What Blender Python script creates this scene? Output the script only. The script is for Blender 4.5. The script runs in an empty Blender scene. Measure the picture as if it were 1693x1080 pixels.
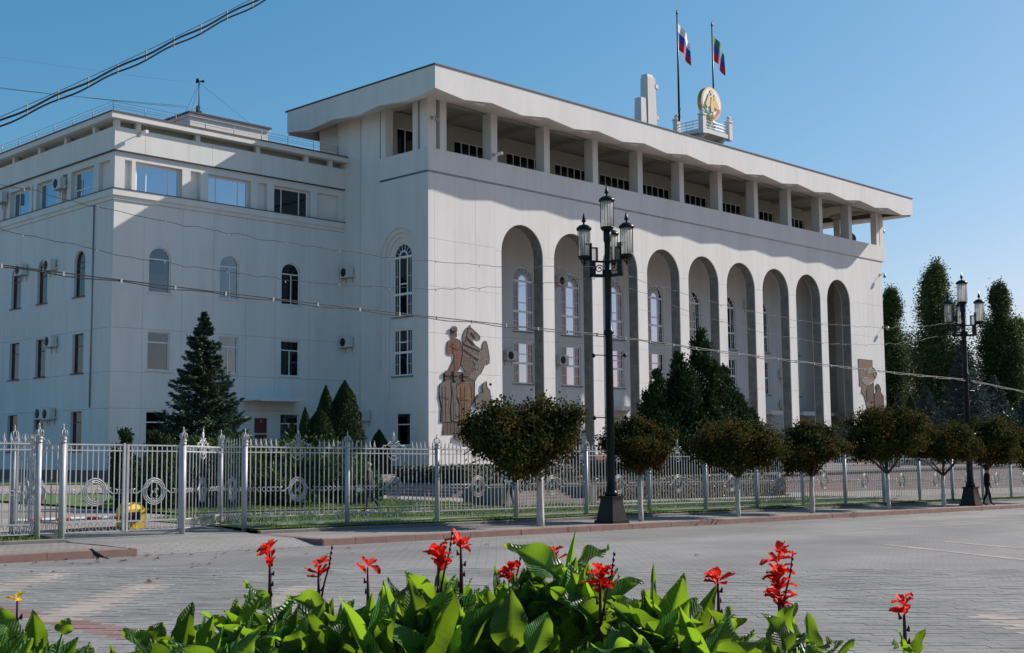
import bpy, bmesh, math, random
from mathutils import Vector, Matrix, noise
R = math.radians
SC = bpy.context.scene
COL = SC.collection
random.seed(7)

# ------------------------------------------------------------------ camera
cam = bpy.data.cameras.new('camera'); cam.sensor_width = 36.0
cam.lens = 2100.775 / 1693 * 36; cam.clip_start = 0.1; cam.clip_end = 5000
co = bpy.data.objects.new('camera', cam); COL.objects.link(co)
FW = Vector((0.71117211, 0.69627896, 0.09710735)); RT = Vector((0.70015116, -0.71394427, -0.00848137)); UP = Vector((-0.06342383, -0.07402153, 0.99523778))
CP = Vector((-63.661, -71.151, 1.137))
co.matrix_world = Matrix(((RT.x, UP.x, -FW.x, CP.x), (RT.y, UP.y, -FW.y, CP.y), (RT.z, UP.z, -FW.z, CP.z), (0, 0, 0, 1)))
SC.camera = co

# ------------------------------------------------------------------ sky and sun
SUN = Vector((3.12, -1.0, 2.2)).normalized()
EL = math.asin(SUN.z); AZ = math.atan2(SUN.x, SUN.y)
W = bpy.data.worlds.new('World'); SC.world = W; W.use_nodes = True
wn = W.node_tree; bg = wn.nodes['Background']
sk = wn.nodes.new('ShaderNodeTexSky'); sk.sky_type = 'NISHITA'; sk.sun_disc = False
sk.sun_elevation = EL; sk.sun_rotation = AZ; sk.altitude = 0; sk.air_density = 1.0; sk.dust_density = 0.9; sk.ozone_density = 4.0
_sp = wn.nodes.new('ShaderNodeSeparateColor'); _cc = wn.nodes.new('ShaderNodeCombineColor'); wn.links.new(sk.outputs[0], _sp.inputs[0])
for _i, (_p, _k) in enumerate(((1.45, 0.475), (0.9, 1.08), (0.8, 1.37))):   # colour response of the film to the clear sky
    _a = wn.nodes.new('ShaderNodeMath'); _a.operation = 'POWER'; _a.inputs[1].default_value = _p; wn.links.new(_sp.outputs[_i], _a.inputs[0])
    _m = wn.nodes.new('ShaderNodeMath'); _m.operation = 'MULTIPLY'; _m.inputs[1].default_value = _k; wn.links.new(_a.outputs[0], _m.inputs[0]); wn.links.new(_m.outputs[0], _cc.inputs[_i])
wn.links.new(_cc.outputs[0], bg.inputs[0]); bg.inputs[1].default_value = 0.094
sl = bpy.data.lights.new('sun', 'SUN'); sl.energy = 5.0; sl.angle = R(0.5); sl.color = (1.0, 0.95, 0.87)
so = bpy.data.objects.new('sun', sl); COL.objects.link(so)
so.rotation_euler = SUN.to_track_quat('Z', 'Y').to_euler(); so.location = (40, -40, 60)
SC.view_settings.view_transform = 'Standard'; SC.view_settings.look = 'None'
SC.view_settings.gamma = 1.0; SC.view_settings.exposure = 0.39
SC.render.engine = 'CYCLES'
SC.cycles.max_bounces = 6; SC.cycles.diffuse_bounces = 3; SC.cycles.glossy_bounces = 3; SC.cycles.transparent_max_bounces = 10
SC.cycles.use_denoising = True

# ------------------------------------------------------------------ materials
MATS = {}
def mat(name, col, rough=0.6, var=0.10, vs=2.0, bump=0.0, bs=30.0, metal=0.0, spec=0.4, col2=None, c2s=1.0, c2w=(0.45, 0.62), coord='pos', stretch=(1, 1, 1), ior=1.45):
    m = bpy.data.materials.new(name); m.use_nodes = True; MATS[name] = m
    t = m.node_tree; N = t.nodes; L = t.links; P = N['Principled BSDF']
    P.inputs['Roughness'].default_value = rough; P.inputs['Metallic'].default_value = metal
    P.inputs['Specular IOR Level'].default_value = spec; P.inputs['IOR'].default_value = ior
    if coord == 'pos':
        g = N.new('ShaderNodeNewGeometry'); src = g.outputs['Position']
    else:
        g = N.new('ShaderNodeTexCoord'); src = g.outputs['Object']
    mp = N.new('ShaderNodeMapping'); mp.inputs['Scale'].default_value = stretch; L.new(src, mp.inputs[0]); src = mp.outputs[0]
    n = N.new('ShaderNodeTexNoise'); n.inputs['Scale'].default_value = vs; n.inputs['Detail'].default_value = 5; L.new(src, n.inputs[0])
    mr = N.new('ShaderNodeMapRange'); mr.inputs[1].default_value = 0.3; mr.inputs[2].default_value = 0.7; mr.inputs[3].default_value = 1 - var; mr.inputs[4].default_value = 1 + var
    L.new(n.outputs[0], mr.inputs[0])
    mul = N.new('ShaderNodeMix'); mul.data_type = 'RGBA'; mul.blend_type = 'MULTIPLY'; mul.inputs[0].default_value = 1.0
    cc = N.new('ShaderNodeCombineColor')
    for i in range(3): L.new(mr.outputs[0], cc.inputs[i])
    L.new(cc.outputs[0], mul.inputs[7])
    if col2 is not None:
        n2 = N.new('ShaderNodeTexNoise'); n2.inputs['Scale'].default_value = c2s; n2.inputs['Detail'].default_value = 6; L.new(src, n2.inputs[0])
        r2 = N.new('ShaderNodeMapRange'); r2.inputs[1].default_value = c2w[0]; r2.inputs[2].default_value = c2w[1]; L.new(n2.outputs[0], r2.inputs[0])
        mx = N.new('ShaderNodeMix'); mx.data_type = 'RGBA'; L.new(r2.outputs[0], mx.inputs[0])
        mx.inputs[6].default_value = (*col, 1); mx.inputs[7].default_value = (*col2, 1)
        L.new(mx.outputs[2], mul.inputs[6])
    else:
        mul.inputs[6].default_value = (*col, 1)
    L.new(mul.outputs[2], P.inputs['Base Color'])
    if bump > 0:
        nb = N.new('ShaderNodeTexNoise'); nb.inputs['Scale'].default_value = bs; nb.inputs['Detail'].default_value = 6; L.new(src, nb.inputs[0])
        b = N.new('ShaderNodeBump'); b.inputs['Strength'].default_value = bump; b.inputs['Distance'].default_value = 0.02
        L.new(nb.outputs[0], b.inputs['Height']); L.new(b.outputs[0], P.inputs['Normal'])
    return m

def leafmat(name, ca, cb, trans=0.3, tcol=None, rough=0.5, ns=0.6, lo=0.35, hi=0.65, island=0.5, spec=0.35, coord='pos'):
    m = bpy.data.materials.new(name); m.use_nodes = True; MATS[name] = m
    t = m.node_tree; N = t.nodes; L = t.links; P = N['Principled BSDF']; out = N['Material Output']
    g = N.new('ShaderNodeNewGeometry')
    n = N.new('ShaderNodeTexNoise'); n.inputs['Scale'].default_value = ns; n.inputs['Detail'].default_value = 3; L.new(g.outputs['Position'], n.inputs[0])
    r = N.new('ShaderNodeMapRange'); r.inputs[1].default_value = lo; r.inputs[2].default_value = hi; L.new(n.outputs[0], r.inputs[0])
    a = N.new('ShaderNodeMix'); a.data_type = 'FLOAT'; a.inputs[0].default_value = island
    L.new(r.outputs[0], a.inputs[2]); L.new(g.outputs['Random Per Island'], a.inputs[3])
    mx = N.new('ShaderNodeMix'); mx.data_type = 'RGBA'; L.new(a.outputs[0], mx.inputs[0])
    mx.inputs[6].default_value = (*ca, 1); mx.inputs[7].default_value = (*cb, 1)
    hs = N.new('ShaderNodeHueSaturation'); L.new(mx.outputs[2], hs.inputs['Color'])
    vr = N.new('ShaderNodeMapRange'); vr.inputs[3].default_value = 0.6; vr.inputs[4].default_value = 1.35
    L.new(g.outputs['Random Per Island'], vr.inputs[0]); L.new(vr.outputs[0], hs.inputs['Value'])
    L.new(hs.outputs[0], P.inputs['Base Color']); P.inputs['Roughness'].default_value = rough; P.inputs['Specular IOR Level'].default_value = spec
    if trans > 0:
        tr = N.new('ShaderNodeBsdfTranslucent'); ms = N.new('ShaderNodeMixShader'); ms.inputs[0].default_value = trans
        if tcol:
            tr.inputs[0].default_value = (*tcol, 1)
        else:
            L.new(hs.outputs[0], tr.inputs[0])
        L.new(P.outputs[0], ms.inputs[1]); L.new(tr.outputs[0], ms.inputs[2]); L.new(ms.outputs[0], out.inputs[0])
    return m

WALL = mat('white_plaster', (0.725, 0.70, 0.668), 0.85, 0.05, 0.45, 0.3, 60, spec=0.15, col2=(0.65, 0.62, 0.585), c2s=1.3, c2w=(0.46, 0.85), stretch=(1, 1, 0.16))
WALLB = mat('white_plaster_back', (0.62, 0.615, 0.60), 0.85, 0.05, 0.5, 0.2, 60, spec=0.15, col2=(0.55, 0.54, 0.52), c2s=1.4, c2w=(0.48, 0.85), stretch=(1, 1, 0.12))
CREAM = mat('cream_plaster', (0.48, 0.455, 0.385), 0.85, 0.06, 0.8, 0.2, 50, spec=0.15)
JOINT = mat('joint_mortar', (0.33, 0.33, 0.32), 0.95, 0.15, 3)
LINING = mat('grey_granite', (0.22, 0.22, 0.205), 0.7, 0.2, 3, 0.2, 40, col2=(0.16, 0.16, 0.15), c2s=1.5)
PLINTH_R = mat('red_granite', (0.26, 0.10, 0.075), 0.45, 0.18, 6, 0.1, 40)
PLINTH_D = mat('dark_shaded_granite', (0.07, 0.055, 0.055), 0.4, 0.2, 6)  # dark stone; on the main block's side the tone paints in shade
ROOFM = mat('dark_roof_sheet', (0.05, 0.045, 0.045), 0.5, 0.2, 2)
ROOFB = mat('brown_roof_sheet', (0.13, 0.07, 0.055), 0.6, 0.2, 2)
DARKIN = mat('dark_interior', (0.035, 0.035, 0.037), 0.9, 0.2, 2)
WFRAME = mat('white_pvc', (0.86, 0.86, 0.85), 0.4, 0.03, 4)
RFRAME = mat('red_brown_frame', (0.17, 0.035, 0.03), 0.5, 0.15, 5)
CURT = mat('pale_curtain', (0.62, 0.60, 0.56), 0.9, 0.1, 5, stretch=(8, 8, 0.3))
TANC = mat('tan_curtain', (0.30, 0.21, 0.15), 0.9, 0.25, 6, stretch=(8, 8, 0.3))
METAL = mat('grey_metal', (0.32, 0.32, 0.33), 0.45, 0.1, 6, metal=0.6)
FENCEM = mat('silver_paint', (0.40, 0.40, 0.405), 0.5, 0.08, 6, 0.05, 60, metal=0.1)
LAMPM = mat('black_green_cast_iron', (0.006, 0.011, 0.010), 0.35, 0.3, 8, 0.08, 50, spec=0.3)
ACM = mat('air_conditioner_casing', (0.62, 0.61, 0.58), 0.5, 0.07, 6)
BLACKP = mat('black_plastic', (0.012, 0.012, 0.013), 0.5, 0.2, 8)
CABLEM = mat('black_cable', (0.012, 0.012, 0.014), 0.55, 0.2, 3)
CLIPM = mat('cable_clip', (0.35, 0.37, 0.36), 0.5, 0.1, 9)
KERBM = mat('red_kerb_concrete', (0.22, 0.135, 0.115), 0.85, 0.14, 3, 0.4, 60)
KERBG = mat('grey_kerb_concrete', (0.16, 0.155, 0.145), 0.9, 0.15, 3, 0.4, 60)
GOLD = mat('gold_paint', (0.46, 0.34, 0.15), 0.45, 0.12, 6, metal=0.35)
YELLOW = mat('yellow_paint', (0.72, 0.47, 0.02), 0.45, 0.06, 4)
REDP = mat('red_paint', (0.45, 0.03, 0.025), 0.5, 0.08, 4)
WHITEP = mat('white_paint', (0.75, 0.75, 0.74), 0.5, 0.05, 4)
BARK = mat('bark', (0.085, 0.06, 0.045), 0.9, 0.3, 8, 0.5, 30)
LIME = mat('limewash', (0.46, 0.44, 0.40), 0.9, 0.18, 6, 0.4, 30)
SOIL = mat('soil', (0.06, 0.045, 0.032), 1.0, 0.3, 6, 0.5, 20)
GRASS = mat('lawn', (0.075, 0.14, 0.028), 0.95, 0.35, 5, 0.6, 60, col2=(0.13, 0.15, 0.05), c2s=1.2)
PATH = mat('pale_path_paving', (0.27, 0.24, 0.215), 0.9, 0.12, 2, 0.2, 40, col2=(0.23, 0.185, 0.165), c2s=0.4)
PINK = mat('pink_step_stone', (0.22, 0.165, 0.15), 0.8, 0.12, 3, 0.2, 40)
ASPH = mat('far_ground', (0.14, 0.13, 0.11), 0.95, 0.2, 0.3, 0.2, 10)
FLAGS = {c: mat('flag_' + c, v, 0.7, 0.04, 3) for c, v in dict(white=(0.75, 0.75, 0.75), blue=(0.02, 0.07, 0.33), red=(0.55, 0.02, 0.03), green=(0.01, 0.22, 0.09)).items()}

def glassmat(name, tint, refl, rough=0.02, gcol=(0.85, 0.93, 1)):
    m = bpy.data.materials.new(name); m.use_nodes = True; MATS[name] = m
    t = m.node_tree; N = t.nodes; L = t.links; out = N['Material Output']; N.remove(N['Principled BSDF'])
    tr = N.new('ShaderNodeBsdfTransparent'); tr.inputs[0].default_value = (*tint, 1)
    gl = N.new('ShaderNodeBsdfGlossy'); gl.inputs['Roughness'].default_value = rough; gl.inputs[0].default_value = (*gcol, 1)
    fr = N.new('ShaderNodeFresnel'); fr.inputs[0].default_value = refl
    g = N.new('ShaderNodeNewGeometry'); nz = N.new('ShaderNodeTexNoise'); nz.inputs['Scale'].default_value = 0.8; L.new(g.outputs['Position'], nz.inputs[0])
    b = N.new('ShaderNodeBump'); b.inputs['Strength'].default_value = 0.05; b.inputs['Distance'].default_value = 0.1; L.new(nz.outputs[0], b.inputs['Height']); L.new(b.outputs[0], gl.inputs['Normal'])
    ms = N.new('ShaderNodeMixShader'); L.new(fr.outputs[0], ms.inputs[0]); L.new(tr.outputs[0], ms.inputs[1]); L.new(gl.outputs[0], ms.inputs[2]); L.new(ms.outputs[0], out.inputs[0])
    return m
GLASS = glassmat('window_glass', (0.6, 0.65, 0.67), 1.75)
GLASSR = glassmat('mirror_glass', (0.3, 0.35, 0.37), 6.0, 0.02, (0.62, 0.82, 1.0))
LGLASS = mat('frosted_lamp_glass', (0.62, 0.63, 0.60), 0.3, 0.12, 9, spec=0.5)
def _lg(m):
    N = m.node_tree.nodes; L = m.node_tree.links; P = N['Principled BSDF']; tr = N.new('ShaderNodeBsdfTranslucent'); tr.inputs[0].default_value = (.8, .8, .77, 1); tp = N.new('ShaderNodeBsdfTransparent')
    a = N.new('ShaderNodeMixShader'); a.inputs[0].default_value = .5; b_ = N.new('ShaderNodeMixShader'); b_.inputs[0].default_value = .35
    L.new(P.outputs[0], a.inputs[1]); L.new(tr.outputs[0], a.inputs[2]); L.new(a.outputs[0], b_.inputs[1]); L.new(tp.outputs[0], b_.inputs[2]); L.new(b_.outputs[0], N['Material Output'].inputs[0])
_lg(LGLASS)

def mosaicmat(name, ca, cb, scale=9.0):
    m = mat(name, ca, 0.45, 0.25, 4)
    t = m.node_tree; N = t.nodes; L = t.links; P = N['Principled BSDF']
    g = N.new('ShaderNodeNewGeometry'); v = N.new('ShaderNodeTexVoronoi'); v.inputs['Scale'].default_value = scale; L.new(g.outputs['Position'], v.inputs[0])
    sp = N.new('ShaderNodeSeparateColor'); L.new(v.outputs['Color'], sp.inputs[0])
    mx = N.new('ShaderNodeMix'); mx.data_type = 'RGBA'; L.new(sp.outputs[0], mx.inputs[0]); mx.inputs[6].default_value = (*ca, 1); mx.inputs[7].default_value = (*cb, 1)
    v2 = N.new('ShaderNodeTexVoronoi'); v2.feature = 'DISTANCE_TO_EDGE'; v2.inputs['Scale'].default_value = scale; L.new(g.outputs['Position'], v2.inputs[0])
    mr = N.new('ShaderNodeMapRange'); mr.inputs[1].default_value = 0.0; mr.inputs[2].default_value = 0.08; L.new(v2.outputs[0], mr.inputs[0])
    m2 = N.new('ShaderNodeMix'); m2.data_type = 'RGBA'; L.new(mr.outputs[0], m2.inputs[0]); m2.inputs[6].default_value = (0.10, 0.08, 0.07, 1); L.new(mx.outputs[2], m2.inputs[7])
    L.new(m2.outputs[2], P.inputs['Base Color'])
    return m
MO = {k: mosaicmat('mosaic_' + k, *v) for k, v in dict(rust=((0.119, 0.038, 0.019), (0.199, 0.081, 0.042)), horse=((0.190, 0.171, 0.152), (0.104, 0.081, 0.066)), dark=((0.048, 0.042, 0.036), (0.104, 0.086, 0.066)), sage=((0.119, 0.104, 0.081), (0.171, 0.148, 0.119)), gold=((0.143, 0.071, 0.022), (0.209, 0.119, 0.038)), skin=((0.062, 0.033, 0.024), (0.104, 0.062, 0.042)), tan=((0.157, 0.114, 0.062), (0.199, 0.148, 0.090)), pale=((0.324, 0.310, 0.288), (0.171, 0.157, 0.138)), brown=((0.081, 0.048, 0.033), (0.133, 0.090, 0.066))).items()}

def paving(name, ca, cb, joint, bw, bh, ang, bumpd=0.5):
    m = mat(name, ca, 0.85, 0.1, 1.2); t = m.node_tree; N = t.nodes; L = t.links; P = N['Principled BSDF']
    g = N.new('ShaderNodeNewGeometry'); mp = N.new('ShaderNodeMapping'); mp.inputs['Rotation'].default_value = (0, 0, ang); L.new(g.outputs['Position'], mp.inputs[0])
    b = N.new('ShaderNodeTexBrick'); b.inputs['Scale'].default_value = 1.0; b.inputs['Brick Width'].default_value = bw; b.inputs['Row Height'].default_value = bh
    b.inputs['Mortar Size'].default_value = 0.012; b.inputs['Color1'].default_value = (*ca, 1); b.inputs['Color2'].default_value = (*cb, 1); b.inputs['Mortar'].default_value = (*joint, 1)
    L.new(mp.outputs[0], b.inputs[0])
    n = N.new('ShaderNodeTexNoise'); n.inputs['Scale'].default_value = 0.35; n.inputs['Detail'].default_value = 8; n.inputs['Roughness'].default_value = 0.65; L.new(g.outputs['Position'], n.inputs[0])
    mr = N.new('ShaderNodeMapRange'); mr.inputs[1].default_value = 0.3; mr.inputs[2].default_value = 0.7; mr.inputs[3].default_value = 0.78; mr.inputs[4].default_value = 1.18; L.new(n.outputs[0], mr.inputs[0])
    cc = N.new('ShaderNodeCombineColor')
    for i in range(3): L.new(mr.outputs[0], cc.inputs[i])
    n3 = N.new('ShaderNodeTexNoise'); n3.inputs['Scale'].default_value = 1.0; n3.inputs['Detail'].default_value = 4; mp3 = N.new('ShaderNodeMapping'); mp3.inputs['Scale'].default_value = (.05, .5, 1); L.new(g.outputs['Position'], mp3.inputs[0]); L.new(mp3.outputs[0], n3.inputs[0])
    m3 = N.new('ShaderNodeMapRange'); m3.inputs[1].default_value = .35; m3.inputs[2].default_value = .65; m3.inputs[3].default_value = .87; m3.inputs[4].default_value = 1.1; L.new(n3.outputs[0], m3.inputs[0])
    mm3 = N.new('ShaderNodeMath'); mm3.operation = 'MULTIPLY'; L.new(mr.outputs[0], mm3.inputs[0]); L.new(m3.outputs[0], mm3.inputs[1])
    for i in range(3): L.new(mm3.outputs[0], cc.inputs[i])
    mu = N.new('ShaderNodeMix'); mu.data_type = 'RGBA'; mu.blend_type = 'MULTIPLY'; mu.inputs[0].default_value = 1; L.new(b.outputs[0], mu.inputs[6]); L.new(cc.outputs[0], mu.inputs[7])
    L.new(mu.outputs[2], P.inputs['Base Color'])
    bp = N.new('ShaderNodeBump'); bp.invert = True; bp.inputs['Strength'].default_value = bumpd; bp.inputs['Distance'].default_value = 0.02; L.new(b.outputs['Fac'], bp.inputs['Height']); L.new(bp.outputs[0], P.inputs['Normal'])
    return m
ROADM = paving('road_paving', (0.212, 0.203, 0.193), (0.198, 0.19, 0.181), (0.135, 0.128, 0.12), 0.4, 0.2, R(45))
PAVEM = paving('pavement_paving', (0.235, 0.212, 0.197), (0.21, 0.188, 0.175), (0.14, 0.125, 0.115), 0.2, 0.2, 0)
PV = [mat('paver_grey', (0.212, 0.203, 0.193), 0.85, 0.22, 0.5, 0.5, 70, col2=(0.18, 0.174, 0.167), c2s=3), mat('paver_pale', (0.31, 0.265, 0.235), 0.85, 0.18, 0.9, 0.5, 70), mat('paver_red', (0.21, 0.13, 0.115), 0.85, 0.18, 0.9, 0.5, 70)]

# ------------------------------------------------------------------ geometry helpers
class MB:
    def __init__(s): s.v = []; s.f = []; s.m = []; s.mi = 0; s.sm = []
    def add(s, vs, fs, smooth=False):
        o = len(s.v); s.v += [tuple(v) for v in vs]
        for f in fs: s.f.append(tuple(i + o for i in f)); s.m.append(s.mi); s.sm.append(smooth)
    def box(s, x0, y0, z0, x1, y1, z1):
        s.add([(x0, y0, z0), (x1, y0, z0), (x1, y1, z0), (x0, y1, z0), (x0, y0, z1), (x1, y0, z1), (x1, y1, z1), (x0, y1, z1)],
              [(0, 3, 2, 1), (4, 5, 6, 7), (0, 1, 5, 4), (1, 2, 6, 5), (2, 3, 7, 6), (3, 0, 4, 7)])
    def frus(s, z0, z1, a0, b0, a1, b1, cx=0, cy=0):
        s.add([(cx - a0, cy - b0, z0), (cx + a0, cy - b0, z0), (cx + a0, cy + b0, z0), (cx - a0, cy + b0, z0), (cx - a1, cy - b1, z1), (cx + a1, cy - b1, z1), (cx + a1, cy + b1, z1), (cx - a1, cy + b1, z1)],
              [(0, 3, 2, 1), (4, 5, 6, 7), (0, 1, 5, 4), (1, 2, 6, 5), (2, 3, 7, 6), (3, 0, 4, 7)])
    def tube(s, pts, r, n=6, closed=False, smooth=True, caps=True):
        pts = [Vector(p) for p in pts]; k = len(pts)
        rs = r if isinstance(r, (list, tuple)) else [r] * k
        vs = []; ref = None
        for i, p in enumerate(pts):
            a = pts[(i - 1) % k] if (closed or i > 0) else p; b = pts[(i + 1) % k] if (closed or i < k - 1) else p
            d = (b - a)
            if d.length < 1e-9: d = Vector((0, 0, 1))
            d.normalize()
            if ref is None: ref = Vector((0, 0, 1)) if abs(d.z) < 0.9 else Vector((1, 0, 0))
            u = d.cross(ref)
            if u.length < 1e-6: u = d.cross(Vector((0, 1, 0)))
            u.normalize(); w = u.cross(d); ref = w
            for j in range(n):
                an = 2 * math.pi * j / n; vs.append(p + (u * math.cos(an) + w * math.sin(an)) * rs[i])
        fs = []
        for i in range(k if closed else k - 1):
            i2 = (i + 1) % k
            for j in range(n): fs.append((i * n + j, i * n + (j + 1) % n, i2 * n + (j + 1) % n, i2 * n + j))
        if not closed and caps: fs.append(tuple(range(n))[::-1]); fs.append(tuple((k - 1) * n + j for j in range(n)))
        s.add(vs, fs, smooth)
    def lathe(s, prof, n=12, c=(0, 0, 0), smooth=True, ang=0):
        vs = []
        for r, z in prof:
            for j in range(n):
                a = 2 * math.pi * j / n + ang; vs.append((c[0] + r * math.cos(a), c[1] + r * math.sin(a), c[2] + z))
        fs = []
        for i in range(len(prof) - 1):
            for j in range(n): fs.append((i * n + j, i * n + (j + 1) % n, (i + 1) * n + (j + 1) % n, (i + 1) * n + j))
        fs.append(tuple(range(n))[::-1]); fs.append(tuple((len(prof) - 1) * n + j for j in range(n)))
        s.add(vs, fs, smooth)
    def ring(s, c, rx, rz, r, ax, up=(0, 0, 1), n=14, m=4, a0=0, a1=2 * math.pi):
        c = Vector(c); ax = Vector(ax); up = Vector(up); full = abs(a1 - a0 - 2 * math.pi) < 1e-6
        k = n if full else n + 1
        s.tube([c + ax * (rx * math.cos(a0 + (a1 - a0) * i / n)) + up * (rz * math.sin(a0 + (a1 - a0) * i / n)) for i in range(k)], r, m, closed=full)
    def spiral(s, c, r0, r1, a0, a1, r, ax, up=(0, 0, 1), n=14, m=4):
        c = Vector(c); ax = Vector(ax); up = Vector(up)
        s.tube([c + (ax * math.cos(a0 + (a1 - a0) * i / n) + up * math.sin(a0 + (a1 - a0) * i / n)) * (r0 + (r1 - r0) * i / n) for i in range(n + 1)], r, m)
    def extr(s, pts, fn, t0, t1):
        # convex or simple polygon pts (a,b) extruded between t0 and t1; fn(a,b,t)->xyz
        n = len(pts); s.add([fn(a, b, t0) for a, b in pts] + [fn(a, b, t1) for a, b in pts], [tuple(range(n))[::-1], tuple(range(n, 2 * n))] + [(i, (i + 1) % n, n + (i + 1) % n, n + i) for i in range(n)])
    def mesh(s, name, mats, fix=False):
        me = bpy.data.meshes.new(name); me.from_pydata(s.v, [], s.f)
        if not isinstance(mats, (list, tuple)): mats = [mats]
        for m in mats: me.materials.append(m)
        if s.f:
            me.polygons.foreach_set('material_index', s.m); me.polygons.foreach_set('use_smooth', s.sm)
        if fix:
            bm = bmesh.new(); bm.from_mesh(me); bmesh.ops.recalc_face_normals(bm, faces=bm.faces); bm.to_mesh(me); bm.free()
        me.update(); return me
    def build(s, name, mats, parent=None, fix=False, loc=None, rz=0):
        return put(name, s.mesh(name, mats, fix), parent, loc, rz)

def put(name, me, parent=None, loc=None, rz=0, scale=None):
    o = bpy.data.objects.new(name, me); COL.objects.link(o)
    if parent: o.parent = parent
    if loc is not None: o.location = loc
    if rz: o.rotation_euler = (0, 0, rz)
    if scale is not None: o.scale = scale
    return o
def tag(o, label=None, cat=None, group=None, kind=None):
    if label: o['label'] = label
    if cat: o['category'] = cat
    if group: o['group'] = group
    if kind: o['kind'] = kind
    return o
def thing(name, loc, label, cat, group=None, rz=0):
    return tag(put(name, None, None, loc, rz), label, cat, group)
def copy_tree(o, parent=None):
    c = o.copy(); COL.objects.link(c); c.parent = parent
    for ch in list(o.children): copy_tree(ch, c)
    return c
FY = lambda y0: (lambda a, b, t: (a, y0 + t, b))      # plate facing -Y, depth t goes inward
FX = lambda x0: (lambda a, b, t: (x0 + t, a, b))      # plate facing -X
def plate(name, outer, holes, fn, thick, m, parent, t0=0.0):
    bm = bmesh.new(); loops = []; edges = []
    for lp in [outer] + holes:
        vs = [bm.verts.new((a, b, 0)) for a, b in lp]; loops.append(vs)
        edges += [bm.edges.new((vs[i], vs[(i + 1) % len(vs)])) for i in range(len(vs))]
    if holes or len(outer) > 4:
        bmesh.ops.triangle_fill(bm, use_beauty=True, edges=edges)
    else:
        bm.faces.new(loops[0])
    V = [v.co.copy() for v in bm.verts]; bm.verts.index_update(); F = [[v.index for v in f.verts] for f in bm.faces]
    li = [[v.index for v in l] for l in loops]; bm.free(); n = len(V)
    b = MB(); b.add([fn(v.x, v.y, t0) for v in V] + [fn(v.x, v.y, t0 + thick) for v in V],
                    F + [[i + n for i in f][::-1] for f in F] + [(l[i], l[(i + 1) % len(l)], l[(i + 1) % len(l)] + n, l[i] + n) for l in li for i in range(len(l))])
    return b.build(name, m, parent, fix=True)
def rc(a0, b0, a1, b1): return [(a0, b0), (a1, b0), (a1, b1), (a0, b1)]
def archp(a0, a1, z0, zs, n=14):
    c = (a0 + a1) / 2; r = (a1 - a0) / 2
    return [(a0, z0), (a1, z0)] + [(c + r * math.cos(math.pi * i / n), zs + r * math.sin(math.pi * i / n)) for i in range(n + 1)]
def fbox(b, fn, a0, b0, a1, b1, t0, t1): b.extr(rc(a0, b0, a1, b1), fn, t0, t1)

# ------------------------------------------------------------------ ground levels
def xc(x): return max(-110.0, min(150.0, x))
def zf(x): return -0.85 - 0.0155 * (xc(x) + 44)
def zcourt(x, y): return zf(x) + 0.009 * (min(max(y, -41.8), 60) + 41.8)
def sheet(name, x0, x1, y0, y1, off, m, kind='structure', nx=None, court=False):
    xs = sorted(set([x0, x1] + [x for x in (-110, 150) if x0 < x < x1])); ys = sorted(set([y0, y1] + ([y for y in (-41.8, 60) if y0 < y < y1] if court else [])))
    b = MB(); z = (lambda x, y: zcourt(x, y) + off) if court else (lambda x, y: zf(x) + off)
    b.add([(x, y, z(x, y)) for y in ys for x in xs], [(j * len(xs) + i, j * len(xs) + i + 1, (j + 1) * len(xs) + i + 1, (j + 1) * len(xs) + i) for j in range(len(ys) - 1) for i in range(len(xs) - 1)])
    o = b.build(name, m); tag(o, kind=kind); return o
sheet('ground', -900, 1500, -700, 1500, -0.48, ASPH)
sheet('road', -300, 400, -200, -45.62, -0.322, ROADM)
sheet('courtyard', -140, 160, -40.9, 110, -0.05, PATH, court=True)
_b = MB(); _b.add([(x, y, zf(x) + o) for y, o in ((-45.62, -.318), (-44.4, -.165), (-42.6, -.155), (-40.9, -.047)) for x in (-49.35, -44.17)] + [(x, y, zf(x) - .45) for y in (-45.62, -44.4, -42.6, -40.9) for x in (-49.35, -44.17)], [(0, 1, 3, 2), (2, 3, 5, 4), (4, 5, 7, 6), (0, 2, 10, 8), (2, 4, 12, 10), (4, 6, 14, 12), (1, 3, 11, 9), (3, 5, 13, 11), (5, 7, 15, 13)])
tag(_b.build('driveway', ROADM), kind='structure')
sheet('left_verge', -140, -49.35, -42.62, -40.9, -0.1, GRASS)
sheet('pavement', -44.16, 160, -45.47, -42.62, -0.152, PAVEM)
sheet('left_pavement', -140, -49.49, -45.47, -42.62, -0.152, PAVEM)

def kerb_run(name, pts, h0, h1, w, m, L=1.0):
    root = put(name, None, None, (0, 0, 0)); tag(root, kind='structure')
    a, b_ = Vector(pts[0]), Vector(pts[1]); n = max(1, int((b_ - a).length / L)); d = (b_ - a) / n; nrm = Vector((-d.y, d.x)).normalized() * w
    for i in range(n):
        p = a + d * i + d.normalized() * 0.012; q = a + d * (i + 1); b = MB(); jz = random.uniform(-0.006, 0.006); jn = nrm.normalized() * random.uniform(-0.008, 0.008)
        base = [(p + jn), (q + jn), (q + jn + nrm), (p + jn + nrm)]
        ch = d.normalized() * 0.0
        b.add([(v.x, v.y, zf(v.x) + h0) for v in base] + [(v.x, v.y, zf(v.x) + h1 + jz - (0.02 if k in (0, 1) else 0)) for k, v in enumerate(base)],
              [(0, 3, 2, 1), (4, 5, 6, 7), (0, 1, 5, 4), (1, 2, 6, 5), (2, 3, 7, 6), (3, 0, 4, 7)])
        b.build('kerb_stone', m, root, fix=True)
    return root
kerb_run('kerb', ((-44.3, -45.62), (60, -45.62)), -0.34, -0.14, 0.15, KERBM, 1.0)
kerb_run('driveway_kerb', ((-44.31, -40.2), (-44.31, -45.62)), -0.34, -0.14, 0.15, KERBM, 1.0)
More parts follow.
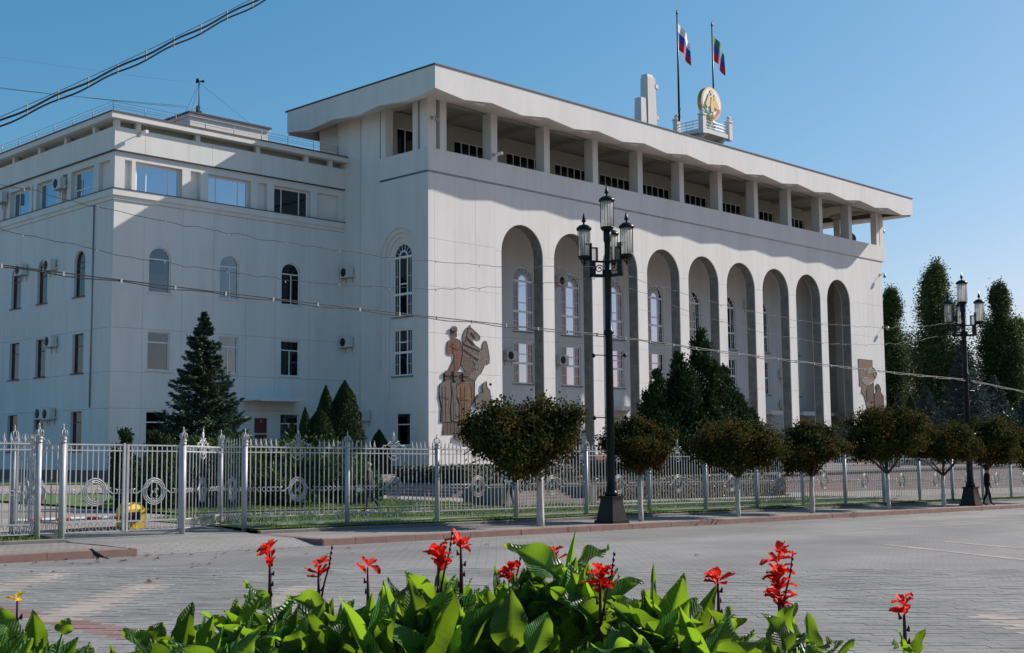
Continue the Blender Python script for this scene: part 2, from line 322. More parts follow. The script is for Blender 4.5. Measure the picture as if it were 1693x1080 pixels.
kerb_run('left_kerb', ((-75, -45.62), (-49.35, -45.62)), -0.34, -0.14, 0.15, KERBM, 1.0)
kerb_run('lawn_kerb', ((-44.1, -42.62), (40, -42.62)), -0.2, -0.06, 0.12, KERBG, 1.5)
sheet('lawn_strip', -44.1, -6, -42.5, -36.7, -0.025, GRASS, court=True)
kerb_run('left_lawn_kerb', ((-75, -42.62), (-49.5, -42.62)), -0.2, -0.06, 0.12, KERBG, 1.5)
kerb_run('left_driveway_kerb', ((-49.35, -45.62), (-49.35, -42.62)), -0.34, -0.14, 0.14, KERBM, 1.0)
sheet('verge', -6, 60, -42.5, -40.9, -0.09, GRASS)
kerb_run('courtyard_kerb', ((-41.5, -34.4), (-27.2, -34.4)), -0.2, 0.05, 0.14, KERBG, 1.5)
sheet('lawn', -41.5, -27.3, -34.2, -14, 0.02, GRASS, court=True)
sheet('wing_lawn', -60, -5, 4.5, 9.7, 0.0, GRASS, court=True)
sheet('left_lawn', -120, -52, -30, 4, 0.0, GRASS, court=True)

# near pavers as real pieces
E1 = Vector((math.sqrt(.5), -math.sqrt(.5))); E2 = Vector((math.sqrt(.5), math.sqrt(.5))); C2 = Vector((CP.x, CP.y))
roadp = bpy.data.objects['road']
cells = []
for j in range(int(9.4 / 0.2), int(25 / 0.2)):
    bb = j * 0.2; half = (bb + 1) * 0.46 + 0.6
    for i in range(int(-half / 0.4) - 1, int(half / 0.4) + 2):
        aa = i * 0.4 + (0.2 if j % 2 else 0)
        if abs(aa) > half: continue
        P0 = C2 + E1 * (aa + .2) + E2 * (bb + .1)
        if P0.y > -46.0: continue
        cells.append((aa, bb, P0))
def pmat(a, b):
    if (abs(a + 5.85) < 0.3 and 16.3 < b < 21.6) or (abs(a + 8.05) < 0.3 and 20.2 < b < 23.8) or (abs(a + 3.1) < 0.3 and 17.6 < b < 21.2) or (abs(a - 6.6) < 0.3 and 13.5 < b < 17.5): return 1
    if abs(b - (15.3 - (a + 4.34) * 1.0)) < 0.35 and a < -2.6: return 2
    return 0
def paver(b, a, bb, dz):
    g = 0.0042; h = 0.004
    c = [C2 + E1 * x + E2 * y for x, y in ((a + .0015, bb + g), (a + .3985, bb + g), (a + .3985, bb + .2 - g), (a + .0015, bb + .2 - g))]
    t = [C2 + E1 * x + E2 * y for x, y in ((a + .003, bb + g + h), (a + .397, bb + g + h), (a + .397, bb + .2 - g - h), (a + .003, bb + .2 - g - h))]
    b.add([(v.x, v.y, zf(v.x) - .335) for v in c] + [(v.x, v.y, zf(v.x) - .316 + dz) for v in c] + [(v.x, v.y, zf(v.x) - .310 + dz) for v in t],
          [(8, 9, 10, 11)] + [(i, (i + 1) % 4, 4 + (i + 1) % 4, 4 + i) for i in range(4)] + [(4 + i, 4 + (i + 1) % 4, 8 + (i + 1) % 4, 8 + i) for i in range(4)])
def inview(a, b): 
    u = a / b * 2100 + 846
    return (-5 < u < 190 and b > 11.6) or (195 < u < 330 and b > 12.6) or (1330 < u < 1700 and b > 11.6)
cand = sorted([c for c in cells if inview(c[0] + .2, c[1] + .1)], key=lambda c: c[1])[:290]
near = set((c[0], c[1]) for c in cand)
stuff = MB()
for a, bb, P0 in cells:
    mi = pmat(a + .2, bb + .1); dz = random.uniform(-.003, .003)
    if (a, bb) in near:
        b = MB(); paver(b, a, bb, dz); b.build('paver', PV[mi], roadp)
    else:
        stuff.mi = mi; paver(stuff, a, bb, dz)
tag(stuff.build('pavers', PV, roadp), kind='stuff')
for k, (p, q, w) in enumerate((((-33.6, -55.0), (-36.6, -60.2), 0.3), ((-31.3, -55.4), (-33.2, -59.6), 0.3), ((-44.5, -60.5), (-39.0, -62.5), 0.22), ((-28.5, -50.5), (-14.0, -52.5), 0.25))):
    p = Vector(p); q = Vector(q); d = (q - p).normalized(); n = Vector((-d.y, d.x)) * w / 2; b = MB()
    b.add([(v.x, v.y, zf(v.x) - .3165) for v in (p - n, q - n, q + n, p + n)], [(0, 1, 2, 3)]); tag(b.build('paver_band', PV[1]), kind='structure')

# ------------------------------------------------------------------ windows
def curtain(b, fn, a0, a1, z0, z1, t, amp=0.03):
    n = max(6, int((a1 - a0) / 0.06)); vs = []
    for i in range(n + 1):
        a = a0 + (a1 - a0) * i / n; tt = t + amp * math.sin(i * 1.9 + a0 * 7)
        vs += [fn(a, z0, tt), fn(a, z1, tt)]
    b.add(vs, [(2 * i, 2 * i + 2, 2 * i + 3, 2 * i + 1) for i in range(n)], True)
def pane(parent, fn, poly, t, m):
    b = MB(); b.extr(poly, fn, t, t + 0.012); b.build('pane', m, parent, fix=True)
def window(parent, fn, a0, a1, z0, z1, fm, mull=(), trans=(), arch=False, t=0.16, cur=None, gm=None, sill=True, fw=0.07, sillm=None, name='window'):
    """frame mesh with panes, sill and curtain as children; arch: z1 is the spring line"""
    gm = gm or GLASS
    b = MB(); d0, d1 = t, t + 0.07; c = (a0 + a1) / 2; r = (a1 - a0) / 2
    fbox(b, fn, a0, z0, a0 + fw, z1, d0, d1); fbox(b, fn, a1 - fw, z0, a1, z1, d0, d1)
    fbox(b, fn, a0 + fw, z0, a1 - fw, z0 + fw, d0, d1)
    if arch:
        n = 14
        for i in range(n):
            p = [(c + rr * math.cos(math.pi * k / n), z1 + rr * math.sin(math.pi * k / n)) for rr, k in ((r, i), (r, i + 1), (r - fw, i + 1), (r - fw, i))]
            b.extr(p, fn, d0, d1)
        fbox(b, fn, a0 + fw, z1 - fw / 2, a1 - fw, z1 + fw / 2, d0, d1)
    else:
        fbox(b, fn, a0 + fw, z1 - fw, a1 - fw, z1, d0, d1)
    for m in mull:
        x, lo, hi = m if isinstance(m, tuple) else (m, z0 + fw, z1 - fw)
        fbox(b, fn, x - fw / 2, lo, x + fw / 2, hi, d0 + .004, d1 - .004)
    for z in trans: fbox(b, fn, a0 + fw, z - fw / 2, a1 - fw, z + fw / 2, d0 + .002, d1 - .002)
    w = b.build(name, fm, parent, fix=True)
    pane(w, fn, rc(a0 + .02, z0 + .02, a1 - .02, z1 - .02) if not arch else archp(a0 + .02, a1 - .02, z0 + .02, z1), t + 0.03, gm)
    if cur:
        cb = MB()
        for (ca, cb1, lo, hi) in cur[1]: curtain(cb, fn, ca, cb1, lo, hi, t + 0.22)
        cb.build('curtain', cur[0], w)
    if sill:
        sb = MB(); fbox(sb, fn, a0 - .12, z0 - .09, a1 + .12, z0 - .012, -0.10, t + .02); sb.build('sill', sillm or WALL, w, fix=True)
    return w

def grand_window(parent, fn, c, z0, z1, arched, t, side, centre, hw=1.3):
    """three-light window of the main block; arched: with ring light round the head"""
    a0, a1 = c - hw, c + hw; zs = z1 - hw if arched else z1; ci = 0.42 * hw
    b = MB(); d0, d1 = t, t + .09; f = 0.1
    fbox(b, fn, a0, z0, a0 + f, zs, d0, d1); fbox(b, fn, a1 - f, z0, a1, zs, d0, d1); fbox(b, fn, a0 + f, z0, a1 - f, z0 + f, d0, d1)
    def arc(r0, r1, n=14):
        for i in range(n):
            b.extr([(c + rr * math.cos(math.pi * k / n), zs + rr * math.sin(math.pi * k / n)) for rr, k in ((r0, i), (r0, i + 1), (r1, i + 1), (r1, i))], fn, d0, d1)
    if arched:
        arc(hw, hw - f); arc(ci + .06, ci - .06)
        for k in (1, 2, 3, 4, 5, 6):
            an = math.pi * k / 7; p = [(c + rr * math.cos(an + da / rr), zs + rr * math.sin(an + da / rr)) for rr, da in ((ci + .06, -.015), (hw - f, -.015), (hw - f, .015), (ci + .06, .015))]
            b.extr(p, fn, d0 + .01, d1 - .01)
        tr = [z0 + 1.75, zs]; sub = z0 + 2.55
    else:
        fbox(b, fn, a0 + f, z1 - f, a1 - f, z1, d0, d1); tr = [z0 + 1.8]; sub = z0 + 2.6
    for z in tr: fbox(b, fn, a0 + f, z - .09, a1 - f, z + .09, d0 + .003, d1 + .02)
    for s in (-1, 1):
        x = c + s * ci; top = zs - .09 if arched else z1 - f
        fbox(b, fn, x - .06, z0 + f, x + .06, tr[0] - .09, d0 + .006, d1); fbox(b, fn, x - .06, tr[0] + .09, x + .06, top, d0 + .006, d1)
        xs = c + s * (hw + ci) / 2
        fbox(b, fn, xs - .016, z0 + f, xs + .016, tr[0] - .09, d0 + .02, d1 - .02); fbox(b, fn, xs - .016, tr[0] + .09, xs + .016, top, d0 + .02, d1 - .02)
        for zz in (z0 + 0.9, (tr[0] + top) / 2): fbox(b, fn, min(c + s * (ci + .06), c + s * (hw - f)), zz - .016, max(c + s * (ci + .06), c + s * (hw - f)), zz + .016, d0 + .022, d1 - .022)
    fbox(b, fn, c - ci + .06, sub - .05, c + ci - .06, sub + .05, d0 + .006, d1)
    w = b.build('window', WFRAME, parent, fix=True)
    for s in (-1, 1):
        x0, x1 = sorted((c + s * ci, c + s * (hw - .03)))
        pane(w, fn, rc(x0, z0 + .03, x1, zs - .02), t + .035, GLASS)
    pane(w, fn, rc(c - ci, z0 + .03, c + ci, zs - .02), t + .035, centre)
    if arched:
        pane(w, fn, [(c + ci, zs), (c + hw - .03, zs)] + [(c + (hw - .03) * math.cos(math.pi * k / 12), zs + (hw - .03) * math.sin(math.pi * k / 12)) for k in range(1, 13)] + [(c - ci, zs)] + [(c - ci * math.cos(math.pi * k / 12), zs + ci * math.sin(math.pi * k / 12)) for k in range(1, 12)], t + .035, GLASS)
        pane(w, fn, archp(c - ci + .01, c + ci - .01, zs + .005, zs + .01), t + .036, centre)
    if side:
        cb = MB()
        for s in (-1, 1):
            x0, x1 = sorted((c + s * ci, c + s * hw)); curtain(cb, fn, x0, x1, z0 + .05, zs + (.5 if arched else 0), t + .2, .02)
        cb.build('curtain', side, w)
    sb = MB(); fbox(sb, fn, a0 - .14, z0 - .12, a1 + .14, z0 - .02, -.12, t); sb.build('sill', LINING, w, fix=True)
    return w

# ------------------------------------------------------------------ main building
A0, PIT, AW, AH, ZS = 7.876, 6.235, 4.86, 19.475, 17.045
D = 5.9
main = thing('government_building', (0, 0, 0), 'long white government building with nine tall arches and a pillared roof gallery', 'building')
G = 0.008
rows = [0.0, 4.07, 7.05, 10.05, 13.6, 17.26, 22.38]
def panels(parent, fn, xs, zs, th, m, holes=(), name='wall_panel'):
    for i in range(len(xs) - 1):
        for j in range(len(zs) - 1):
            x0, x1, z0, z1 = xs[i] + G, xs[i + 1] - G, zs[j] + G, zs[j + 1] - G
            hs = [h for h in holes if x0 < sum(p[0] for p in h) / len(h) < x1 and z0 < sum(p[1] for p in h) / len(h) < z1]
            plate(name, rc(x0, z0, x1, z1), hs, fn, th, m, parent)
panels(main, FY(0), [0, .65, 2.78, 5.0, 7.15], rows, 0.3, WALL)
panels(main, FY(0), [63.31, 65.5, 67.7, 69.35, 70.0], rows, 0.3, WALL)
panels(main, FY(0), [7.15, A0], rows[:5] + [ZS], 1.1, WALL, name='pier_block')
panels(main, FY(0), [A0 + 8 * PIT + AW, 63.31], rows[:5] + [ZS], 1.1, WALL, name='pier_block')
NA = 12
for k in range(9):
    x0 = A0 + k * PIT; xcn = x0 + AW / 2; r = AW / 2
    if k < 8: panels(main, FY(0), [x0 + AW, x0 + PIT], rows[:5] + [ZS], 1.1, WALL, name='pier_block')
    xl = 7.15 if k == 0 else x0 - (PIT - AW) / 2; xr = 63.31 if k == 8 else x0 + AW + (PIT - AW) / 2
    arc = [(xcn - r * math.cos(math.pi / 2 * i / NA), ZS + r * math.sin(math.pi / 2 * i / NA)) for i in range(NA + 1)]
    arc[-1] = (xcn - G, arc[-1][1])
    plate('spandrel_panel', [(xl + G, ZS + G), (x0, ZS + G)] + arc[1:] + [(xcn - G, 22.38), (xl + G, 22.38)], [], FY(0), 1.1, WALL, main)
    arc2 = [(2 * xcn - a, z) for a, z in arc]
    plate('spandrel_panel', [(xr - G, 22.38), (xcn + G, 22.38)] + arc2[::-1][:-1] + [(x0 + AW, ZS + G), (xr - G, ZS + G)], [], FY(0), 1.1, WALL, main)
    # dark stone lining of the arch, in blocks
    lin = put('arch_lining', None, main)
    zz = [-.4, 1.4, 3.2, 5.0, 6.8, 8.6, 10.4, 12.2, 14.0, 15.6, ZS]
    for s in (0, 1):
        xj = x0 if s == 0 else x0 + AW
        for i in range(len(zz) - 1):
            b = MB(); xa, xb = (xj - .0, xj + .03) if s == 0 else (xj - .03, xj)
            b.box(xa, .09, zz[i] + .006, xb, 1.01, zz[i + 1] - .006); b.build('lining_block', LINING, lin)
    for i in range(10):
        p = []
        for rr, q in ((r, i), (r, i + 1), (r - .03, i + 1), (r - .03, i)):
            an = math.pi * (q + (.015 if q == i else -.015)) / 10; p.append((xcn - rr * math.cos(an), ZS + rr * math.sin(an)))
        b = MB(); b.extr(p, FY(0), .09, 1.01); b.build('lining_block', LINING, lin, fix=True)
# joint backing behind thin end panels, floor, ceiling, back wall of the portico
b = MB(); b.box(.3, .31, -.4, 7.15, .9, 22.4); b.box(63.31, .31, -.4, 69.7, .9, 22.4); b.build('wall_core', JOINT, main)
back_holes = []; xsb = [.4] + [A0 + AW / 2 + PIT * (k - .5) for k in range(10)] + [69.6]
for k in range(-1, 10):
    c = A0 + AW / 2 + PIT * k
    if c < 3 or c > 67.6: continue
    back_holes += [archp(c - 1.3, c + 1.3, 11.55, 16.0, 12), rc(c - 1.3, 6.95, c + 1.3, 10.55), rc(c - 1.0, -.3, c + 1.0, 3.1)]
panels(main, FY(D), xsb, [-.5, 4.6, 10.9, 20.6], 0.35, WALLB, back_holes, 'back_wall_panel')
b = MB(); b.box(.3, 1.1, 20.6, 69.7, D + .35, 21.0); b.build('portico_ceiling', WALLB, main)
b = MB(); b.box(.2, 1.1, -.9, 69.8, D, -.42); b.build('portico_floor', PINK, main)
for k in range(-1, 10):
    c = A0 + AW / 2 + PIT * k
    if c < 3 or c > 67.6: continue
    cm = [GLASSR, GLASSR, GLASSR, GLASS][(k * 3) % 4] if k < 5 else GLASS
    cu = [TANC, TANC, None][k % 3] if k < 6 else None
    grand_window(main, FY(D), c, 11.55, 17.3, True, .14, cu, GLASSR if k < 5 else GLASS)
    grand_window(main, FY(D), c, 6.95, 10.55, False, .14, cu, GLASSR if k < 5 else GLASS)
    window(main, FY(D), c - 1.0, c + 1.0, -.3, 3.1, RFRAME, mull=(c,), trans=(2.3,), sill=False, name='door')
    b = MB(); b.box(c - 1.9, D - 2.2, 4.75, c + 1.9, D - .01, 5.05); b.box(c - 1.9, D - 2.26, 4.7, c + 1.9, D - 2.2, 5.12); b.build('door_canopy', WALL, main)
b = MB(); b.box(.6, D + 1.2, -.5, 69.4, 13.6, 28.0); b.build('interior', DARKIN, main)
# plinth
for i in range(5):
    b = MB(); b.box(i * 1.55, -.14, -.75, i * 1.55 + 1.53, -.004, .02); b.build('plinth_slab', PLINTH_R, main)
    b = MB(); b.box(62.7 + i * 1.45, -.14, -.95, 62.7 + i * 1.45 + 1.43, -.004, .02); b.build('plinth_slab', PLINTH_R, main)
for k in range(8):
    b = MB(); b.box(A0 + AW + k * PIT - .1, -.12, -.9, A0 + (k + 1) * PIT + .1, -.004, .75); b.build('plinth_slab', PLINTH_R, main)
for i in range(5):
    b = MB(); b.box(-.12, i * 2.05 + .0, -.9, -.004, i * 2.05 + 2.03, .02); b.build('plinth_slab', PLINTH_D, main)  # red plinth coloured dark here to stand for the shaded side
# side wall towards the wing, with stepped niche
CY = 3.38
arch_h = lambda r, z0=.9: archp(CY - r, CY + r, z0, 16.25, 16)
plate('side_wall', rc(.3, 0, 5.7, 22.38), [arch_h(2.2)], FX(0), .12, WALL, main)
plate('niche_step', rc(.8, .4, 5.7, 19.2), [arch_h(1.85)], FX(.122), .12, WALL, main)
plate('niche_step', rc(.8, .4, 5.7, 19.2), [arch_h(1.5)], FX(.244), .12, WALL, main)
plate('niche_wall', rc(.8, .4, 5.7, 19.2), [archp(CY - 1.1, CY + 1.1, 11.55, 16.2, 14), rc(CY - 1.1, 6.95, CY + 1.1, 10.55), rc(CY - .85, 1.6, CY + .78, 4.08)], FX(.366), .2, WALL, main)
plate('side_wall', rc(5.705, 0, 8.03, 28.3), [], FX(-.06), .4, WALL, main)
plate('side_wall', rc(8.035, 0, 11.27, 28.3), [], FX(0), .4, WALL, main)
plate('side_wall', rc(11.3, 22, 14.08, 28.2), [], FX(.35), .4, WALL, main)
b = MB(); b.box(.9, .95, 0, 1.2, 14, 23); b.build('side_core', DARKIN, main)
b = MB(); b.tube([(-.02, 11.2, 24.9), (-.02, 11.2, 28.0)], .05, 6); b.tube([(-.07, 8.05, .2), (-.07, 8.05, 28)], .035, 6); b.build('downpipe', WALLB, main)
grand_window(main, FX(.366), CY, 11.55, 17.3, True, .08, None, GLASS, 1.1)
grand_window(main, FX(.366), CY, 6.95, 10.55, False, .08, None, GLASS, 1.1)
window(main, FX(.366), CY - .85, CY + .78, 1.6, 4.08, WFRAME, trans=(3.2,), t=.08)
# gallery parapet, floor, columns, rear wall
px = [-.0] + [7.15 + PIT * k for k in range(10)] + [70.8]
for i in range(len(px) - 1):
    b = MB(); b.box(px[i] + G, -.06, 22.52, px[i + 1] - G, .28, 24.27); b.build('parapet_panel', WALL, main)
b = MB(); b.box(-.06, .285, 22.52, .28, 5.69, 24.27); b.build('parapet_panel', WALL, main)
b = MB(); b.box(70.45, .285, 22.52, 70.8, 13.5, 24.27); b.build('parapet_panel', WALL, main)
b = MB(); b.box(-.02, -.03, 22.39, 70.2, .2, 22.51); b.box(-.03, .2, 22.39, .2, 5.69, 22.51); b.build('drip_gap', mat('bluish_metal', (0.16, 0.17, 0.18), .35, .3, 2, metal=.7), main)
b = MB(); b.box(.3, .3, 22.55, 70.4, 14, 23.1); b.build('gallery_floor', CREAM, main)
def column(x0, x1, y0, y1, z1=28.2):
    b = MB(); b.box(x0, y0, 24.275, x1, y1, z1); b.build('column', WALL, main)
column(.0, .85, 0, .92, 28.3); column(1.26, 1.93, 0, .7); column(0.02, .7, 1.2, 1.8, 28.3)
for k in range(1, 11): column(.57 + PIT * k, 1.26 + PIT * k, .0, .98)
column(69.1, 69.75, 0, .7); column(69.95, 70.75, 0, .92); 
for y in (5.2, 9.5, 13.4): column(70.0, 70.7, y, y + .8)
column(0.0, .8, 5.06, 5.6, 28.35)
ghole = []
for k in range(-1, 10):
    c = 8.26 + 6.3 * k
    x0 = max(c, 1.4); ghole.append((x0, c + 4.6))
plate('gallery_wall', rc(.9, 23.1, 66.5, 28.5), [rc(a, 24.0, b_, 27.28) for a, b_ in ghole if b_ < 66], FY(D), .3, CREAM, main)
for a, b_ in ghole:
    if b_ < 66:
        n = 5 if b_ - a > 4 else 3
        window(main, FY(D), a, b_, 24.0, 27.28, WFRAME, mull=[a + (b_ - a) * i / n for i in range(1, n)], trans=(25.1,), t=.1, sill=False, fw=.09)
plate('gallery_end_wall', rc(D, 23.1, 14, 28.5), [], FX(66.5), .3, CREAM, main)
# roof: ceiling with beams, folded soffit, fascia panels, cover
EX, EY, YE = 2.05, 3.1, 15.4
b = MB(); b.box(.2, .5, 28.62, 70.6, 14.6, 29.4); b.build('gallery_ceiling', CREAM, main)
for k in range(0, 12):
    b = MB(); x = .62 + PIT * k; b.box(x, .3, 28.22, x + .5, D, 28.62); b.build('ceiling_beam', CREAM, main)
b = MB(); b.box(.3, 1.0, 28.3, 70.4, 1.35, 28.62); b.build('ceiling_beam', CREAM, main)
nodes = [(-EX, 27.84), (.93, 27.5)]; x = .93
while x + PIT < 71: nodes += [(x + PIT * .47, 27.82), (x + PIT, 27.46)]; x += PIT
nodes = [n for n in nodes if n[0] < 69.5] + [(68.95 + .5, 27.42), (72.05, 27.75)]
for i in range(0, len(nodes) - 1, 2):
    seg = nodes[i:i + 3]
    p = [(seg[0][0] + (.006 if i else 0), 29.6)] + [(a + (.006 if (j == 0 and i) else 0), z) for j, (a, z) in enumerate(seg)] + [(seg[-1][0], 29.6)]
    plate('fascia_panel', p, [], FY(-EY), .22, WALL, main)
    b = MB()
    for j in range(len(seg) - 1):
        (a, z), (c, w) = seg[j], seg[j + 1]; za = 28.3 + (z - 27.65) * .35; zc_ = 28.3 + (w - 27.65) * .35
        b.add([(a, -EY + .22, z + .01), (c, -EY + .22, w + .01), (c, .55, zc_), (a, .55, za)], [(0, 1, 2, 3)])
    b.build('soffit_panel', WALL, main)
sn = [(-3.1, 27.82), (.27, 27.5), (3.36, 27.8), (5.9, 27.5), (9.2, 27.8), (12.28, 27.5), (15.4, 27.86)]
for i in range(0, len(sn) - 1, 2):
    seg = sn[i:i + 3]
    y_in = .225 if i == 0 else .0
    p = [(seg[0][0] + (.225 if i == 0 else .006), 29.6), (seg[0][0] + (.225 if i == 0 else .006), seg[0][1] - (.02 if i == 0 else 0))] + seg[1:] + [(seg[-1][0], 29.6)]
    plate('fascia_panel', p, [], FX(-EX), .22, WALL, main)
    b = MB()
    for j in range(len(seg) - 1):
        (a, z), (c, w) = seg[j], seg[j + 1]; b.add([(-EX + .22, a, z + .01), (-EX + .22, c, w + .01), (.6, c, 28.3), (.6, a, 28.3)], [(0, 1, 2, 3)])
    b.build('soffit_panel', WALL, main)
b = MB(); b.box(71.83, -EY + .225, 27.6, 72.05, YE, 29.6); b.box(-EX + .23, YE, 27.7, 72.0, YE + .2, 29.6); b.build('fascia_panel', WALL, main)
b = MB(); b.add([(70.5, -2.8, 27.6), (71.83, -2.8, 27.6), (71.83, YE, 27.7), (70.5, YE, 28.4)], [(0, 1, 2, 3)]); b.build('soffit_panel', WALL, main)
b = MB(); b.box(-EX - .06, -EY - .06, 29.62, 72.11, YE + .26, 29.72); b.build('roof_cover', ROOFM, main)
for k in range(12):   # small pale lamp plates under the soffit
    x = 3.0 + PIT * k
    if x < 70:
        b = MB(); b.box(x - .5, -2.7, 27.62, x + .5, -2.45, 27.68); b.build('soffit_plate', WFRAME, main)

# mosaics on the end walls
MOS_L = {
'crowd':[(1.47,6.99),(1.82,7.21),(2.23,7.12),(2.44,7.18),(3.01,7.20),(3.43,7.17),(4.15,7.14),(4.22,6.78),(4.82,6.49),(4.78,5.03),(4.27,4.39),(4.11,2.43),(1.38,2.39),(1.52,3.23),(1.15,3.33),(1.25,4.34),(1.02,5.25),(1.10,6.16),(1.54,6.43)],
'horse':[(3.55,9.98),(3.74,10.41),(3.96,10.63),(4.32,10.74),(4.60,10.57),(5.11,10.28),(5.40,10.04),(5.37,9.77),(5.11,9.76),(4.70,9.84),(4.52,9.67),(4.88,9.32),(5.39,9.09),(5.61,9.04),(5.69,9.52),(5.91,9.75),(6.13,9.65),(6.28,9.08),(6.42,8.45),(6.39,7.97),(6.15,7.87),(6.00,8.27),(5.82,7.68),(5.52,7.20),(5.01,6.81),(4.86,6.54),(4.36,6.94),(3.65,7.33),(3.37,8.00),(3.54,8.52),(3.52,9.35)],
'rider_head':[(2.21,10.32),(2.32,10.51),(2.60,10.58),(2.81,10.51),(2.86,10.25),(2.88,9.89),(2.67,9.74),(2.39,9.79),(2.25,10.01)],
'rider_robe':[(2.42,9.73),(2.81,9.75),(3.23,9.60),(3.40,9.14),(3.51,8.52),(3.37,8.00),(3.11,7.34),(2.72,7.14),(2.03,7.22),(2.24,7.59),(2.59,8.17),(2.63,8.48),(2.10,8.45),(1.87,8.60),(1.87,9.06),(1.97,9.48)],
'saddle':[(3.44,8.52),(3.94,8.39),(4.51,8.10),(4.80,7.85),(4.65,7.32),(4.29,7.10),(3.65,7.38),(3.29,7.78)],
'robe':[(1.12,6.17),(1.54,6.38),(2.20,6.40),(2.30,5.38),(2.15,4.36),(2.21,3.34),(1.21,3.33),(1.28,4.54),(1.06,5.35)],
'gold_robe':[(2.89,6.12),(3.36,6.36),(4.21,6.37),(4.42,5.85),(4.42,5.02),(4.07,3.15),(3.08,3.14),(3.13,4.78),(2.86,5.29)],
'grey_robe':[(2.30,6.30),(2.79,6.37),(2.87,5.81),(2.84,5.19),(3.09,4.58),(3.03,3.34),(2.29,3.44),(2.22,4.46),(2.34,5.38)],
'face':[(1.61,6.84),(1.75,6.92),(2.02,6.89),(2.06,6.60),(1.92,6.42),(1.70,6.44),(1.59,6.61)],
'face2':[(2.54,6.83),(2.72,6.92),(2.93,6.86),(2.96,6.58),(2.79,6.39),(2.59,6.47),(2.51,6.64)],
'face3':[(3.50,6.84),(3.72,6.92),(4.00,6.88),(4.04,6.62),(3.85,6.40),(3.61,6.45),(3.47,6.65)],
'old_man':[(5.54,6.04),(5.62,6.36),(6.03,6.58),(6.07,6.11),(6.40,5.80),(6.46,5.06),(6.23,4.43),(4.85,4.51),(4.78,5.03),(5.07,5.50),(5.66,5.68)],
'foot_slab':[(2.56,2.32),(4.25,2.32),(5.04,2.01),(5.04,1.68),(3.61,1.76),(2.60,2.06)]}
MOS_R = {
'panel':[(63.94,10.95),(67.07,10.95),(67.04,10.16),(67.57,9.93),(68.04,9.39),(67.70,8.92),(67.17,8.60),(67.17,7.18),(67.14,4.61),(65.77,4.60),(65.37,5.99),(64.94,6.88),(64.37,7.26),(64.57,7.91),(64.03,7.95)],
'drum':[(64.28,8.80),(65.58,8.92),(67.28,8.80),(67.07,8.59),(66.44,8.27),(65.52,8.12),(64.83,8.22)],
'shoulder':[(66.15,9.92),(66.97,10.11),(67.56,9.78),(67.83,9.33),(67.54,8.96),(67.32,9.26),(67.18,9.56),(66.32,9.53),(65.61,9.30)],
'dancer':[(65.81,8.00),(67.06,8.49),(67.09,7.18),(67.10,6.22),(65.59,6.29),(65.47,7.39)],
'guard':[(67.60,8.05),(67.96,8.35),(68.36,8.18),(68.74,7.78),(68.71,7.32),(69.30,6.93),(69.29,4.84),(67.18,4.61),(67.16,6.22),(67.27,7.19),(67.79,7.35)],
'guard_face':[(67.68,8.06),(67.96,8.27),(68.26,8.16),(68.27,7.77),(68.01,7.61),(67.71,7.70)]}
mcol = dict(crowd='dark', horse='horse', rider_head='skin', rider_robe='rust', saddle='brown', robe='sage', gold_robe='gold', grey_robe='sage', face='skin', face2='skin', face3='skin', old_man='sage', foot_slab='sage', panel='tan', drum='pale', shoulder='pale', dancer='brown', guard='brown', guard_face='skin')
mm = tag(put('mosaic', None, None, (0, 0, 0)), 'mosaic of a rider, rearing horse and standing men on the wall end nearest the wing', 'mosaic')
for i, (k, p) in enumerate(MOS_L.items()): plate(k.rstrip('23'), p, [], FY(-.03 - .007 * i), .027 + .007 * i, MO[mcol[k]], mm)
for (c, z, w) in ((1.82, 6.98, .30), (2.73, 6.98, .27), (3.77, 6.98, .32), (2.55, 10.42, .32)): b = MB(); b.extr([(c - w, z - .12), (c + w, z - .12), (c + w * .9, z + .16), (c + w * .5, z + .24), (c - w * .5, z + .24), (c - w * .9, z + .16)], FY(-.15), 0, .04); b.build('fur_hat', MO['dark'], mm, fix=True)
def outline(pts, y, parent, r=.028):
    b = MB(); b.tube([(a, y, z) for a, z in pts], r, 5, closed=True); b.build('outline', MO['dark'], parent)
for i, (k, p) in enumerate(MOS_L.items()):
    if k not in ('face', 'face2', 'face3'): outline(p, -.03 - .007 * i, mm, .02)
for (x0, z0, x1, z1) in ((1.5, 6.2, 1.55, 3.5), (1.9, 6.2, 1.85, 3.5), (3.4, 6.2, 3.5, 3.3), (3.85, 6.2, 3.75, 3.3), (2.55, 6.2, 2.65, 3.6), (1.15, 5.4, 2.2, 5.2), (2.95, 5.2, 4.35, 5.1), (2.3, 9.3, 3.3, 9.0), (2.6, 9.6, 2.9, 7.3)):
    b = MB(); b.tube([(x0, -.135, z0), ((x0 + x1) / 2 + .04, -.135, (z0 + z1) / 2), (x1, -.135, z1)], .016, 4); b.build('fold_line', MO['dark'], mm)
b = MB(); b.extr([(4.82 + .05 * math.cos(q * 1.047), 10.25 + .05 * math.sin(q * 1.047)) for q in range(6)], FY(-.075), 0, .04); b.build('eye', MO['dark'], mm, fix=True)
for k in range(7):
    t = k / 6; b = MB(); b.extr([(3.6 + .5 * t ** .5 - .08, 9.3 + 1.25 * t), (3.6 + .5 * t ** .5 + .16, 9.42 + 1.2 * t), (3.6 + .5 * t ** .5 + .02, 9.5 + 1.2 * t)], FY(-.07), 0, .03); b.build('mane_lock', MO['dark'], mm, fix=True)
b = MB(); b.extr([(4.18, 10.6), (4.32, 10.92), (4.42, 10.6)], FY(-.06), 0, .04); b.build('horse_ear', MO['brown'], mm, fix=True)
